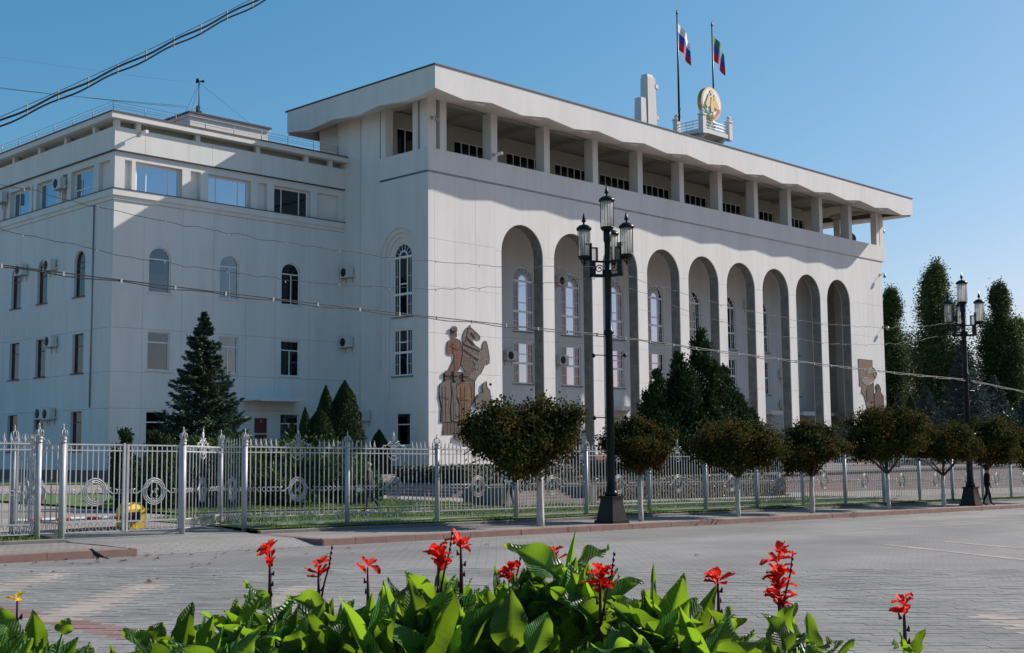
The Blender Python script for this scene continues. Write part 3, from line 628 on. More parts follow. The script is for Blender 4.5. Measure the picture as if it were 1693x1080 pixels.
for k in range(26):
    a = 3.75 + (k % 6) * .3 + random.uniform(-.06, .06); z = 9.0 - (k // 6) * .42 + random.uniform(-.08, .08) - (k % 6) * .05
    b = MB(); b.extr([(a + .05 * math.cos(q * 1.047), z + .05 * math.sin(q * 1.047)) for q in range(6)], FY(-.075), 0, .03); b.build('dapple', MO['pale'], mm, fix=True)
b = MB()
for i in range(7): b = MB(); b.extr(rc(1.5 + i * .38, 2.42, 1.72 + i * .38, 3.3), FY(-.045), 0, .03); b.build('boot', MO['brown'], mm, fix=True)
for (p, q) in (((4.0, 9.9), (4.75, 9.35)), ((3.6, 9.4), (5.4, 8.9)), ((3.7, 8.9), (5.2, 8.2)), ((4.4, 10.3), (4.9, 9.9))):
    d = (Vector(q) - Vector(p)).normalized(); n = Vector((-d.y, d.x)) * .028; pv, qv = Vector(p), Vector(q); b = MB()
    b.extr([tuple(pv - n), tuple(qv - n), tuple(qv + n), tuple(pv + n)], FY(-.09), 0, .04); b.build('bridle', MO['gold'], mm, fix=True)
mm2 = tag(put('mosaic', None, None, (0, 0, 0)), 'mosaic of a drummer and a standing man on the far wall end beyond the arches', 'mosaic')
for i, p in enumerate(MOS_R.values()): outline(p, -.03 - .007 * i, mm2, .022)
for i, (k, p) in enumerate(MOS_R.items()): plate(k, p, [], FY(-.03 - .007 * i), .027 + .007 * i, MO[mcol[k]], mm2)
b = MB(); b.box(69.45, .9, -.5, 69.68, D + 1.2, 22.4); b.build('portico_end_wall', WALLB, main)

# ------------------------------------------------------------------ wing building
XW, YW = -20.325, 10.288
wing = thing('wing_building', (0, 0, 0), 'lower white three-storey wing with arched upper windows and a railed flat roof', 'building')
wx = [XW, -17.95, -14.83, -12.2, -9.3, -6.65, -3.4, 0.0]; wz = [0.0, 4.3, 6.85, 9.95, 18.95]
wins = [(-17.5, -15.75), (-11.64, -9.95), (-6.08, -4.3)]
holes = []
for i, (a, c) in enumerate(wins):
    holes += [archp(a, c, 12.62, 15.92 - (c - a) / 2, 12), rc(a, 7.05, c, 9.8)]
    if i != 1: holes.append(rc(a, 1.5, c, 4.12))
holes.append(rc(-11.6, -.6 + .62, -9.9, 3.0))
panels(wing, FY(YW), wx, wz, .3, WALL, holes)
cset = {}
for i, (a, c) in enumerate(wins):
    m = (a + c) / 2; zs = 15.92 - (c - a) / 2
    window(wing, FY(YW), a, c, 12.62, zs, WFRAME, mull=((m + .1, 12.69, zs - .04),) if i else (), arch=True, cur=(CURT, [(a, c, 12.6, 14.0 if i == 0 else zs)]))
    window(wing, FY(YW), a, c, 7.05, 9.8, WFRAME, mull=((m, 7.12, 9.0),) if i else (), trans=(9.05,), cur=(CURT, [(a, c, 7.0, 9.0)]) if i else None)
    if i != 1: window(wing, FY(YW), a, c, 1.5, 4.12, WFRAME, mull=((m, 1.57, 3.3),) if i else (), trans=(3.35,))
window(wing, FY(YW), -11.6, -9.9, .02, 3.0, RFRAME, mull=(-10.75,), sill=False, name='door')
sy = [YW + .305, 13.0, 17.0, 19.2, 23.0, 27.6, 32, 40.0]
swins = [(14.28, 15.95), (20.2, 21.85), (24.65, 26.35), (30.2, 31.85)]
sh = []
for a, c in swins: sh += [archp(a, c, 12.5, 15.85 - (c - a) / 2, 12), rc(a, 6.93, c, 9.78), rc(a, 1.37, c, 4.18)]
panels(wing, FX(XW), sy[:5] + [27.6, 33.5, 40.0], wz, .3, WALL, sh)
for i, (a, c) in enumerate(swins):
    m = (a + c) / 2; zs = 15.85 - (c - a) / 2
    window(wing, FX(XW), a, c, 12.5, zs, RFRAME, trans=(14.6,), arch=True, sillm=RFRAME, t=.2, cur=(CURT, [(a, c, 12.5, 14.2)]) if i == 0 else None)
    window(wing, FX(XW), a, c, 6.93, 9.78, RFRAME, trans=(8.9,), sillm=RFRAME, t=.2, cur=(CURT, [(a, c, 7, 8.8)]) if i % 2 == 0 else None)
    window(wing, FX(XW), a, c, 1.37, 4.18, RFRAME, trans=(3.4,), sillm=RFRAME, t=.2)
b = MB(); b.box(XW + .3, YW + .3, -.8, -.02, 39.7, 18.9)
b.build('wall_core', JOINT, wing) if False else None
b = MB(); b.box(XW + 1.0, YW + 1.0, -.8, -.5, 39, 24.6); b.build('interior', DARKIN, wing)
for i in range(10):
    b = MB(); b.box(XW - .1 + i * 2.04, YW - .1, -1.0, XW - .1 + i * 2.04 + 2.02, YW - .004, .0); b.build('plinth_slab', PLINTH_D, wing)
for i in range(14):
    b = MB(); b.box(XW - .1, YW + i * 2.05, -1.0, XW - .004, YW + i * 2.05 + 2.03, .0); b.build('plinth_slab', PLINTH_D, wing)
# ledge, upper strip, parapet, roof slab
b = MB(); b.box(XW - .08, YW - .08, 18.96, -.01, YW + .6, 19.25); b.box(XW - .2, YW - .2, 19.25, -.01, YW + .6, 19.7); b.box(XW - .08, YW + .6, 18.96, XW + .6, 40, 19.25); b.box(XW - .2, YW + .6, 19.25, XW + .6, 40, 19.7); b.build('ledge', WALL, wing)
b = MB(); b.box(XW - .24, YW - .24, 19.702, -.012, YW + .4, 19.76); b.box(XW - .24, YW + .4, 19.702, XW + .4, 40, 19.76); b.build('ledge_flashing', ROOFM, wing)
tw = [(-18.48, -15.05), (-12.62, -9.15), (-6.75, -3.46)]
tsw = [(13.4, 16.7), (19.0, 22.35), (23.7, 27.0), (29, 32)]
plate('strip_wall', rc(XW + .3, 19.76, -.01, 21.9), [rc(a, 19.82, c, 21.8) for a, c in tw], FY(YW + .3), .25, WALL, wing)
plate('strip_wall', rc(YW + .56, 19.76, 40, 21.9), [rc(a, 19.82, c, 21.8) for a, c in tsw], FX(XW + .3), .25, WALL, wing)
for i, (a, c) in enumerate(tw):
    mu = ([a + .8, c - .85], [a + .75, c - .8], [a + .8, c - .8])[i]
    window(wing, FY(YW + .3), a, c, 19.82, 21.8, WFRAME, mull=mu, t=.06, sill=False, gm=GLASSR if i < 2 else GLASS, cur=(CURT, ([(a + .1, a + .5, 19.8, 21.8)], [(a, c - .9, 19.8, 21.8)], [(a, c, 19.8, 21.8)])[i]))
for i, (a, c) in enumerate(tsw):
    window(wing, FX(XW + .3), a, c, 19.82, 21.8, WFRAME, mull=[a + .7, c - .9], trans=(20.5,) if i == 0 else (), t=.06, sill=False, gm=GLASSR)
px_ = [XW, -19.1]
for x0, x1 in ((XW, -19.55), (-19.0, -18.72), (-14.95, -14.25), (-13.4, -12.75), (-9.0, -8.3), (-7.5, -6.85), (-3.35, -2.7), (-.55, -.02)):
    b = MB(); b.box(x0, YW, 19.762, x1, YW + .3, 21.898); b.build('pilaster', WALL, wing)
for y0, y1 in ((YW + .31, 11.0), (12.6, 13.3), (16.8, 17.4), (18.2, 18.9), (22.45, 23.0), (23.2, 23.6), (27.1, 27.7), (28.3, 28.9)):
    b = MB(); b.box(XW, y0, 19.762, XW + .3, y1, 21.898); b.build('pilaster', WALL, wing)
b = MB(); b.box(XW, YW, 21.9, -.01, YW + .5, 22.48); b.box(XW, YW + .5, 21.9, XW + .5, 40, 22.48); b.build('lintel_band', WALL, wing)
for i, (x0, x1) in enumerate(zip([XW - .12, -18.05, -14.5, -12.5, -8.2, -4.2], [-18.05, -14.5, -12.5, -8.2, -4.2, -.01])):
    b = MB(); b.box(x0 + G, YW - .12, 22.5, x1 - G, YW + .25, 24.165); b.build('parapet_panel', WALL, wing)
for y0, y1 in ((YW + .255, 14.5), (14.5, 19.2), (19.2, 23), (23, 27.6), (27.6, 40)):
    b = MB(); b.box(XW - .12, y0 + G, 22.5, XW + .25, y1 - G, 24.165); b.build('parapet_panel', WALL, wing)
b = MB(); b.box(XW - .16, YW - .16, 22.42, -.01, YW + .2, 22.497); b.box(XW - .16, YW + .2, 22.42, XW + .2, 40, 22.497); b.build('parapet_drip', ROOFM, wing)
b = MB(); b.box(XW + .6, YW + .7, 23.0, -.02, YW + .9, 24.67); b.box(XW + .6, YW + .9, 23.0, XW + .8, 40, 24.67); b.build('attic_wall', CREAM, wing)
for x in (XW - .05, -18.75, -13.9, -8.6, -4.0, -1.6):
    b = MB(); b.box(x, YW - .05, 24.168, x + .38, YW + .3, 24.672); b.build('roof_post', WALL, wing)
for y in (13.2, 17.6, 21.9, 26.4): 
    b = MB(); b.box(XW - .05, y, 24.168, XW + .3, y + .38, 24.672); b.build('roof_post', WALL, wing)
b = MB(); b.box(XW - .55, YW - .5, 24.67, -.02, 40.5, 25.06); b.build('roof_slab', WALL, wing)
b = MB(); b.box(XW - .6, YW - .55, 25.062, -.02, 40.5, 25.16); b.build('roof_edge', ROOFB, wing)
b = MB(); yr = YW - .35; xr_ = XW - .4
for z in (25.45, 25.62, 25.85): b.tube([(xr_, 40, z), (xr_, yr, z), (-.9, yr, z)], .014, 4)
n = 88
for i in range(n + 1):
    x = xr_ + (-.9 - xr_) * i / n; b.tube([(x, yr, 25.2), (x, yr, 25.85)], .03 if i % 11 == 0 else .005, 4)
for i in range(60):
    y = yr + i * .5
    b.tube([(xr_, y, 25.16), (xr_, y, 25.85)], .03 if i % 6 == 0 else .006, 4)
tag(b.build('roof_railing', METAL, wing), kind='stuff')
# penthouse with roof (a block standing on the wing roof)
b = MB(); b.box(-8.5, 20, 25.1, -.8, 26, 28.95); b.build('penthouse_wall', WALL, wing)
b = MB(); b.box(-8.65, 19.85, 28.96, -.65, 26.2, 29.2); b.build('penthouse_cornice', WALL, wing)
b = MB(); b.box(-8.75, 19.75, 29.21, -.55, 26.3, 29.36); b.build('penthouse_roof', ROOFM, wing)
# entrance canopy and drain pipe
b = MB(); b.box(-9.6, YW - 2.4, 5.0, -4.75, YW - .005, 5.12); b.box(-9.6, YW - 2.45, 4.95, -4.75, YW - 2.4, 5.18); b.build('door_canopy', WALLB, wing)
b = MB(); b.tube([(XW - .07, 13.05, 4.4), (XW - .07, 13.05, 18.9)], .05, 6); b.build('downpipe', METAL, wing)

sg = thing('wall_sign', (-7.9, YW - .006, 2.5), 'dark red wall plaque with a pale crest beside the wing entrance', 'sign')
b = MB(); b.box(-.54, -.05, .12, .54, 0, 1.25); b.build('panel', mat('maroon_enamel', (0.10, 0.012, 0.014), .35, .1, 3), sg)
b = MB(); b.lathe([(.11, 0), (.11, .014)], 14); me = b.mesh('crest', GOLD); o = put('crest', me, sg, (0, -.052, 1.02)); o.rotation_euler = (R(90), 0, 0)
b = MB(); b.box(-.5, -.05, -.32, .54, 0, .0); b.build('lower_panel', MATS['maroon_enamel'], sg)

# mast on the penthouse
ms = thing('antenna_mast', (-7.7, 20.0, 29.37), 'dark steel loudspeaker mast with stay wires on the wing roof block', 'mast')
b = MB(); b.tube([(0, 0, -.02), (0, 0, 2.75)], [.05, .035], 6); b.box(-.18, -.18, -.02, .18, .18, .18); b.build('pole', BLACKP, ms)
for dx, dy in ((-.13, -.1), (.14, -.1), (0, .14)):
    b = MB(); b.tube([(dx * .3, dy * .3, 2.7), (dx, dy, 2.72), (dx * 2.4, dy * 2.4, 2.74)], [.05, .07, .14], 8); b.build('horn', BLACKP, ms)
b = MB(); b.box(-.2, -.12, .1, .05, .1, .6); b.build('junction_box', BLACKP, ms)
for q in ((-1.1, .3, -.02), (5.5, .3, -.02), (2.2, 5.5, -.02)):
    b = MB(); b.tube([(0, 0, 2.6), q], .012, 4); b.build('stay_wire', BLACKP, ms)

# ------------------------------------------------------------------ roof stand, emblem, flags, pylon
st = thing('roof_stand', (35, 0, 29.72), 'white railed balcony stand on the roof edge carrying the round emblem', 'stand')
b = MB(); b.box(-2.35, -2.2, 1.1, 2.35, 1.2, 1.5); b.build('platform', WALL, st)
for x in (-1.6, 1.6):
    b = MB(); b.add([(x - .2, -2.0, 1.1), (x + .2, -2.0, 1.1), (x + .2, 1.1, 1.1), (x - .2, 1.1, 1.1), (x - .2, -.6, 0), (x + .2, -.6, 0), (x + .2, 1.1, 0), (x - .2, 1.1, 0)], [(0, 3, 2, 1), (4, 5, 6, 7), (0, 1, 5, 4), (1, 2, 6, 5), (2, 3, 7, 6), (3, 0, 4, 7)]); b.build('bracket', WALL, st, fix=True)
b = MB(); b.box(-6.5, .4, 0.0, -2.0, 1.2, 1.15); b.build('base_wall', WALL, st)
b = MB(); b.box(-1.3, -.9, 0.0, 1.3, 1.1, 1.1); b.build('core', WALL, st)
for (x, y) in ((-2.15, -2.0), (2.15, -2.0), (-2.15, 1.0), (2.15, 1.0)):
    b = MB(); b.box(x - .26, y - .26, 1.0, x + .26, y + .26, 2.75); b.box(x - .32, y - .32, 2.75, x + .32, y + .32, 2.9); p = b.build('pillar', WALL, st)
    b = MB(); b.lathe([(.05, 0), (.1, .04), (.2, .16), (.23, .28), (.2, .4), (.1, .5), (.02, .53)], 10, (x, y, 2.89)); b.build('ball', WALL, p)
for (p, q) in (((-1.9, -2.0), (1.9, -2.0)), ((-2.15, -1.75), (-2.15, .75)), ((2.15, -1.75), (2.15, .75))):
    b = MB()
    for z in (1.75, 2.05, 2.35): b.tube([(*p, z), (*q, z)], .06, 6)
    for t in (.33, .66): b.tube([(p[0] + (q[0] - p[0]) * t, p[1] + (q[1] - p[1]) * t, 1.45), (p[0] + (q[0] - p[0]) * t, p[1] + (q[1] - p[1]) * t, 2.35)], .04, 6)
    b.build('railing', WFRAME, st)

em = thing('state_emblem', (35.0, -1.45, 32.15), 'round gilded emblem with an eagle, facing the street above the roof stand', 'emblem')
ER = 1.62
def disc(b, r, y0, y1, n=36, c=(0, 1.9)): b.extr([(c[0] + r * math.cos(2 * math.pi * i / n), c[1] + r * 1.0 * math.sin(2 * math.pi * i / n)) for i in range(n)], lambda a, z, t: (a, t, z), y0, y1)
b = MB(); disc(b, ER, -.12, .35); b.build('rim', GOLD, em, fix=True)
b = MB(); disc(b, ER * .9, -.14, -.115); b.build('field', WHITEP, em, fix=True)
b = MB(); disc(b, .26, -.2, -.13, 18, (0, 3.02)); b.build('sun_disc', GOLD, em, fix=True)
yf = lambda a, z, t: (a, t, z)
body = [(-.2, 1.05), (.2, 1.05), (.3, 1.5), (.22, 2.0), (.12, 2.35), (.28, 2.5), (.1, 2.62), (-.1, 2.55), (-.14, 2.3), (-.24, 1.95), (-.3, 1.5)]
b = MB(); b.extr(body, yf, -.24, -.13); b.build('eagle_body', GOLD, em, fix=True)
for s in (-1, 1):
    wg = put('eagle_wing', None, em)
    for i in range(6):
        x0 = .15 + i * .11; p = [(s * x0, 1.72 - i * .05), (s * (x0 + .12), 1.62 - i * .05), (s * (x0 + .42), 2.75 - i * .2), (s * (x0 + .26), 2.86 - i * .2)]
        b = MB(); b.extr(p, yf, -.21 - .004 * i, -.135); b.build('feather', GOLD, wg, fix=True)
    b = MB(); b.extr([(s * .1, 1.1), (s * .45, .72), (s * .3, .68), (s * .02, .85)], yf, -.2, -.135); b.build('tail', GOLD, em, fix=True)
for i in range(9):
    a0 = R(200 + i * 16); a1 = R(200 + (i + 1) * 16 - 1)
    p = [(rr * math.cos(a), 1.9 + rr * math.sin(a)) for rr, a in ((1.42, a0), (1.42, a1), (1.12, a1), (1.12, a0))]
    b = MB(); b.extr(p, yf, -.19, -.135); b.build('ribbon', FLAGS['green'] if i < 5 else mat('emblem_pink', (.5, .16, .15), .5) if i == 5 else MATS['emblem_pink'], em, fix=True)
b = MB(); b.lathe([(.5, -.1), (.42, .12), (.25, .32)], 10); b.box(-.5, -.05, -.95, -.3, .15, .35); b.box(.3, -.05, -.95, .5, .15, .35); b.build('support', GOLD, em)

def flag(x, top, cols, label):
    f = thing('flag', (x + .08, .2, top - 4.6), label, 'flag', 'flags on the roof')
    n, mrows = 14, 9
    for ci, cn in enumerate(cols):
        b = MB(); vs = []
        for i in range(n + 1):
            t = i / n
            for j in range(mrows // 3 + 1):
                s = (ci + j / (mrows // 3)) / 3
                X = t * 1.75 * (1 - .12 * s); wv = math.sin(t * 9 + s * 1.2) * .22 * t
                vs.append((X, wv - t * .2, 3.3 - s * 2.6 - t * t * .9 - t * .8 * (1 - s * .4)))
        k = mrows // 3 + 1
        b.add(vs, [(i * k + j, (i + 1) * k + j, (i + 1) * k + j + 1, i * k + j + 1) for i in range(n) for j in range(k - 1)], True)
        b.build(cn + '_stripe', FLAGS[cn], f)
def pole(x, z0, top, label):
    p = thing('flagpole', (x, .2, z0), label, 'flagpole', 'flagpoles on the roof')
    b = MB(); b.tube([(0, 0, 0), (0, 0, top - z0 - .5)], [.11, .07], 8); b.build('shaft', mat('dark_pole_paint', (.02, .025, .03), .4) if 'dark_pole_paint' not in MATS else MATS['dark_pole_paint'], p)
    b = MB(); b.lathe([(.03, 0), (.12, .12), (.09, .25), (.02, .55)], 8, (0, 0, top - z0 - .52)); b.build('finial', MATS['dark_pole_paint'], p)
    b = MB(); b.box(-.09, -.14, 1.0, .09, -.07, 1.25); b.build('cleat', MATS['dark_pole_paint'], p)
pole(32.2, 32.2, 43.1, 'tall flagpole with the white, blue and red flag'); pole(37.9, 30.8, 43.3, 'shorter-looking flagpole behind the round emblem')
flag(32.2, 43.1, ('white', 'blue', 'red'), 'white, blue and red striped flag on the taller pole')
flag(37.9, 43.3, ('green', 'blue', 'red'), 'green, blue and red striped flag above the round emblem')
b = MB(); b.box(-.45, -.4, 0, .45, .4, 2.9); 
py = thing('roof_pylon', (35.0, 6.3, 29.72), 'stepped white pylon standing on the roof beside the flagpoles', 'pylon')
b = MB(); b.frus(0, 8.6, .75, .55, .62, .45, .3, 0); b.frus(8.6, 8.9, .5, .4, .45, .35, .2, 0); b.build('shaft', WALL, py)
b = MB(); b.frus(0, 6.3, .55, .5, .42, .4, -.95, 0); b.build('lower_fin', WALL, py)
for z in (1.2, 4.4, 7.6):
    b = MB(); b.box(.9, -.5, z, 1.35, -.1, z + .4); b.build('floodlight', METAL, py)

# ------------------------------------------------------------------ air conditioners, cameras
def make_ac(face):
    r = thing('air_conditioner', (0, 0, 0), '', 'air conditioner')
    b = MB(); b.box(-.45, -.4, -.3, .45, -.08, .3); b.build('casing', ACM, r)
    b = MB(); b.lathe([(.25, 0), (.25, .012), (.21, .02), (.05, .02), (.03, .035)], 16); o = b.build('fan_grille', BLACKP, r); o.location = (-.12, -.40, 0); o.rotation_euler = (R(90), 0, 0)
    for x in (-.32, .32):
        b = MB(); b.box(x - .02, -.42, -.34, x + .02, 0, -.305); b.box(x - .02, -.03, -.6, x + .02, 0, -.305); b.build('bracket', METAL, r)
    b = MB(); b.tube([(.45, -.2, -.2), (.55, -.15, -.25), (.55, -.02, -.1)], .02, 5); b.build('pipe', WFRAME, r)
    return r
ac0 = make_ac(0); used = [0]
def ac(loc, face, label):
    o = ac0 if not used[0] else copy_tree(ac0)
    used[0] += 1; o.location = loc; o.scale = (1.35, 1.35, 1.4); o.rotation_euler = (0, 0, 0 if face == 'Y' else R(-90)); o['label'] = label; o['group'] = 'air conditioners on the walls'
S_ = XW
ac((S_, 24.1, 15.35), 'X', 'air conditioner beside the far arched window on the wing side wall')
ac((S_, 19.3, 15.2), 'X', 'air conditioner between two arched windows on the wing side wall')
ac((S_, 18.8, 9.45), 'X', 'air conditioner beside a middle-storey red-framed window on the wing side')
ac((S_, 20.0, 4.15), 'X', 'far unit of the low air conditioner pair on the wing side')
ac((S_, 18.8, 4.1), 'X', 'near unit of the low air conditioner pair on the wing side')
ac((S_, 18.05, 21.2), 'X', 'air conditioner beside a top-storey window on the wing side')
ac((S_, 28.0, 21.6), 'X', 'air conditioner at the picture edge on the wing side top storey')
ac((0, 9.5, 15.55), 'X', 'upper air conditioner where the wing meets the main building')
ac((0, 9.55, 9.9), 'X', 'middle air conditioner where the wing meets the main building')
ac((-.06, 7.3, 3.95), 'X', 'lowest air conditioner on the main building side wall above the thujas')
ac((14.5, D, 9.3), 'Y', 'air conditioner seen through the first arch beside the mosaic')
ac((21.2, D, 16.4), 'Y', 'higher air conditioner seen through the second arch')
ac((21.2, D, 9.2), 'Y', 'lower air conditioner seen through the second arch')
ac((57.6, D, 9.3), 'Y', 'upper air conditioner seen through the seventh arch')
ac((57.6, D, 5.9), 'Y', 'lower air conditioner seen through the seventh arch')
ac((51.2, D, 16.5), 'Y', 'air conditioner high on the wall seen through the sixth arch')

def cctv(loc, rz, label, dome=True):
    r = thing('security_camera', loc, label, 'camera', 'security cameras', rz)
    b = MB(); b.box(-.1, -.06, -.14, .1, 0, .14); b.tube([(0, -.03, 0), (0, -.35, .1), (0, -.55, .05)], .03, 6); b.build('bracket', METAL, r)
    b = MB()
    if dome: b.lathe([(.02, .12), (.1, .1), (.17, -.05), (.17, -.18), (.12, -.3), (.03, -.34)], 10, (0, -.58, -.1))
    else: b.box(-.11, -1.0, -.1, .11, -.4, .12)
    b.build('housing', WFRAME if not dome else METAL, r)
cctv((.4, -.0, 26.6), 0, 'dome camera on the gallery corner column nearest the wing')
cctv((69.6, 0, 20.9), 0, 'upper dome camera on the far white wall end')
cctv((70.8, .3, 26.4), R(90), 'dome camera on the gallery column at the far roof end')
cctv((69.9, 0, 14.9), 0, 'lower dome camera on the far white wall end')
cctv((-18.5, YW - .12, 23.9), 0, 'white box camera on the wing parapet near its corner', False)
cctv((7.0, -.06, 24.75), 0, 'small white floodlight camera on the gallery parapet above the first arch', False)
ds = thing('satellite_dish', (68.2, 3.2, 24.0), 'satellite dish standing in the roof gallery at its far end', 'dish')
b = MB(); b.lathe([(.05, 0), (.5, .08), (.8, .22), (.95, .36), (.9, .38), (.5, .12), (.05, .05)], 18); o = b.build('reflector', METAL, ds); o.location = (0, 0, 1.2); o.rotation_euler = (R(60), 0, R(-45))
b = MB(); b.tube([(0, 0, -.9), (0, 0, 1.2)], .06, 6); b.build('stand', BLACKP, ds)

# ------------------------------------------------------------------ fence
PH = 2.28
def make_post(h=PH, finial=True):
    r = thing('fence_post', (0, 0, 0), 'silver fence post with a round crown finial', 'fence post', 'posts of the silver fence')
    b = MB(); b.lathe([(.072, -.3), (.072, h - .1)], 10); b.lathe([(.085, h - .1), (.085, h - .07), (.076, h - .06), (.076, h - .02), (.09, h - .01), (.09, h + .02)], 10); b.build('shaft', FENCEM, r)
    b = MB()
    b.lathe([(.05, 0), (.075, .02), (.075, .035)], 8, (0, 0, h + .015))
    for k in range(8):
        a = k * math.pi / 4; b.tube([(.06 * math.cos(a), .06 * math.sin(a), h + .045), (.105 * math.cos(a), .105 * math.sin(a), h + .11), (.085 * math.cos(a), .085 * math.sin(a), h + .18), (.015 * math.cos(a), .015 * math.sin(a), h + .215)], .012, 4)
    b.lathe([(.012, 0), (.032, .03), (.022, .05), (.01, .07), (.022, .1), (.003, .17)], 6, (0, 0, h + .2))
    b.build('finial', FENCEM, r)
    return r
post0 = make_post(); pused = [0]
def post(x, y, label, z=None):
    o = post0 if not pused[0] else copy_tree(post0); pused[0] += 1
    o.location = (x, y, zf(x) if z is None else z); o['label'] = label; return o
def barmesh(h0, h1, tip):
    b = MB(); b.box(-.0115, -.0115, h0, .0115, .0115, h1)
    if tip: b.frus(h1, h1 + .04, .0115, .0115, .024, .01); b.frus(h1 + .04, h1 + .15, .024, .01, .003, .003)
    return b.mesh('bar', FENCEM)
BAR_T, BAR_S = barmesh(.26, 2.24, True), barmesh(.26, 2.15, False)
def medallion(b, L, z=1.04):
    ax = (1, 0, 0); c = (0, 0, z)
    for rx, rz in ((.31, .33), (.265, .28), (.22, .235)): b.ring((0, 0, z - .05), rx, rz, .018, ax, n=20)
    for s in (-1, 1):
        b.spiral((s * .09, 0, z - .02), .02, .09, 0, s * 4.5 + (math.pi if s < 0 else 0), .016, ax, n=10)
        b.tube([(s * .02, 0, z + .22), (s * .12, 0, z + .2), (s * .15, 0, z + .1), (s * .3, 0, z + .02), (s * .48, 0, z - .1), (s * .58, 0, z - .08), (s * .6, 0, z), (s * .53, 0, z + .02)], .018, 4)
        b.tube([(s * .03, 0, z - .05), (s * .1, 0, z - .16), (0, 0, z - .26)], .016, 4)
def crest(b, z=2.1):
    ax = (1, 0, 0)
    b.ring((0, 0, z - .02), .16, .22, .02, ax, n=16); b.ring((0, 0, z - .02), .11, .15, .016, ax, n=14)
    b.ring((0, 0, z - .06), .26, .34, .018, ax, n=14, a0=math.pi * 1.05, a1=math.pi * 1.95)
    for s in (-1, 1):
        b.spiral((s * .2, 0, z + .26), .03, .12, math.pi * .5, math.pi * .5 - s * 6.5, .018, ax, n=12)
        b.spiral((s * .44, 0, z + .08), .03, .12, math.pi * .5, math.pi * .5 - s * 6.5, .018, ax, n=12)
        b.tube([(0, 0, z + .2), (s * .12, 0, z + .34), (s * .3, 0, z + .2), (s * .42, 0, z + .2), (s * .54, 0, z + .06)], .018, 4)
        b.tube([(s * .03, 0, z + .3), (s * .08, 0, z + .5), (s * .04, 0, z + .6), (0, 0, z + .62)], .017, 4)
    b.tube([(0, 0, z), (0, 0, z + .62)], .018, 4); b.frus(z + .62, z + .68, .014, .014, .035, .012); b.frus(z + .68, z + .78, .035, .012, .003, .003)
PARTS = {}
def fence_panel(p, q, label, nb=20, crest_on=True, name='ornamental_fence', group='panels of the silver fence', plain_top=False, cat='fence'):
    p = Vector(p); q = Vector(q); L = (q - p).length - .19; mid = (p + q) / 2; ang = math.atan2(q.y - p.y, q.x - p.x)
    sl = (zf(q.x) - zf(p.x)) / max(.1, (q - p).length)
    r = thing(name, (mid.x, mid.y, zf(mid.x)), label, cat, group); r.rotation_euler = (0, 0, ang)
    SH = lambda x: sl * x
    top = 2.15; key = (round(L, 2), nb, crest_on, plain_top, round(sl, 3))
    if key not in PARTS:
        d = {}
        def shear(b):
            b.v = [(v[0], v[1], v[2] + SH(v[0])) for v in b.v]; return b
        for nm, z0, z1, w in (('bottom_rail', .245, .28, .02), ('lower_rail', .02, .045, .016), ('middle_rail', 1.99, 2.02, .016), ('top_rail', top - .02, top + .015, .022)):
            b = MB(); b.box(-L / 2, -w, z0, L / 2, w, z1); d[nm] = shear(b).mesh(nm, FENCEM)
        b = MB(); n = int(L / .165)
        for i in range(n): b.ring((-L / 2 + (i + .5) * L / n, 0, .145), .056, .1, .009, (1, 0, 0), n=10, m=4)
        d['oval_band'] = shear(b).mesh('oval_band', FENCEM)
        b = MB(); n = int(L / .145)
        for i in range(n):
            x = -L / 2 + (i + .5) * L / n
            if abs(x) > .6: b.ring((x, 0, 1.0), .058, .06, .009, (1, 0, 0), n=8, m=4)
        d['ring_band'] = shear(b).mesh('ring_band', FENCEM)
        b = MB(); medallion(b, L); d['medallion'] = shear(b).mesh('medallion', FENCEM)
        if crest_on: b = MB(); crest(b); b.v = [(v[0] * .92, v[1], 2.1 + (v[2] - 2.1) * .72) for v in b.v]; d['crest'] = shear(b).mesh('crest', FENCEM)
        b = MB(); n = int(L / .165)
        for i in range(n):
            x = -L / 2 + (i + .5) * L / n
            if .6 < abs(x) < 1.05 or (plain_top and abs(x) > .6 and (i % 5 < 2)): b.ring((x, 0, 2.085), .05, .05, .009, (1, 0, 0), n=8, m=4)
            if abs(x) > .6 and not plain_top:
                b.tube([(x - .07, 0, top + .02), (x - .03, 0, top + .06), (x, 0, top + .17)], .008, 3); b.tube([(x + .07, 0, top + .02), (x + .03, 0, top + .06), (x, 0, top + .17)], .008, 3)
        d['top_scrolls'] = shear(b).mesh('top_scrolls', FENCEM)
        PARTS[key] = d
    for nm, me in PARTS[key].items():
        o = put(nm, me, r)
        if nm in ('oval_band', 'ring_band', 'top_scrolls'): o['kind'] = 'stuff'
    for i in range(nb):
        x = -L / 2 + (i + .5) * L / nb
        put('bar', BAR_S if (plain_top or (crest_on and abs(x) < .6)) else BAR_T, r, (x, 0, SH(x)))
    return r
FYL = -41.8
ordn = ['first', 'second', 'third', 'fourth', 'fifth', 'sixth', 'seventh', 'eighth', 'ninth', 'tenth', 'eleventh', 'twelfth', 'thirteenth', 'fourteenth', 'fifteenth', 'sixteenth', 'seventeenth', 'eighteenth']
xs_f = [-44.05 + 3.5 * k for k in range(18)]
for k, x in enumerate(xs_f):
    post(x, FYL, 'silver fence post with crown finial at the kerb corner by the gate' if k == 0 else f'silver fence post, {ordn[k-1]} after the corner post in the long street run')
    if k < 17: fence_panel((x, FYL), (xs_f[k + 1], FYL), f'silver ornamental fence panel, {ordn[k]} from the gate along the street', 20)
g1, g2, g3, c1, inn = (-49.95, -42.05), (-49.3, -41.95), (-46.0, -41.9), (-43.65, -40.0), (-49.6, -39.95)
post(*g2, 'silver gate post on the side of the gate farther from the cannas'); post(*g3, 'silver gate post between the double gate and the narrow gate')
post(*c1, 'silver post standing behind the corner post, closing the narrow gate')
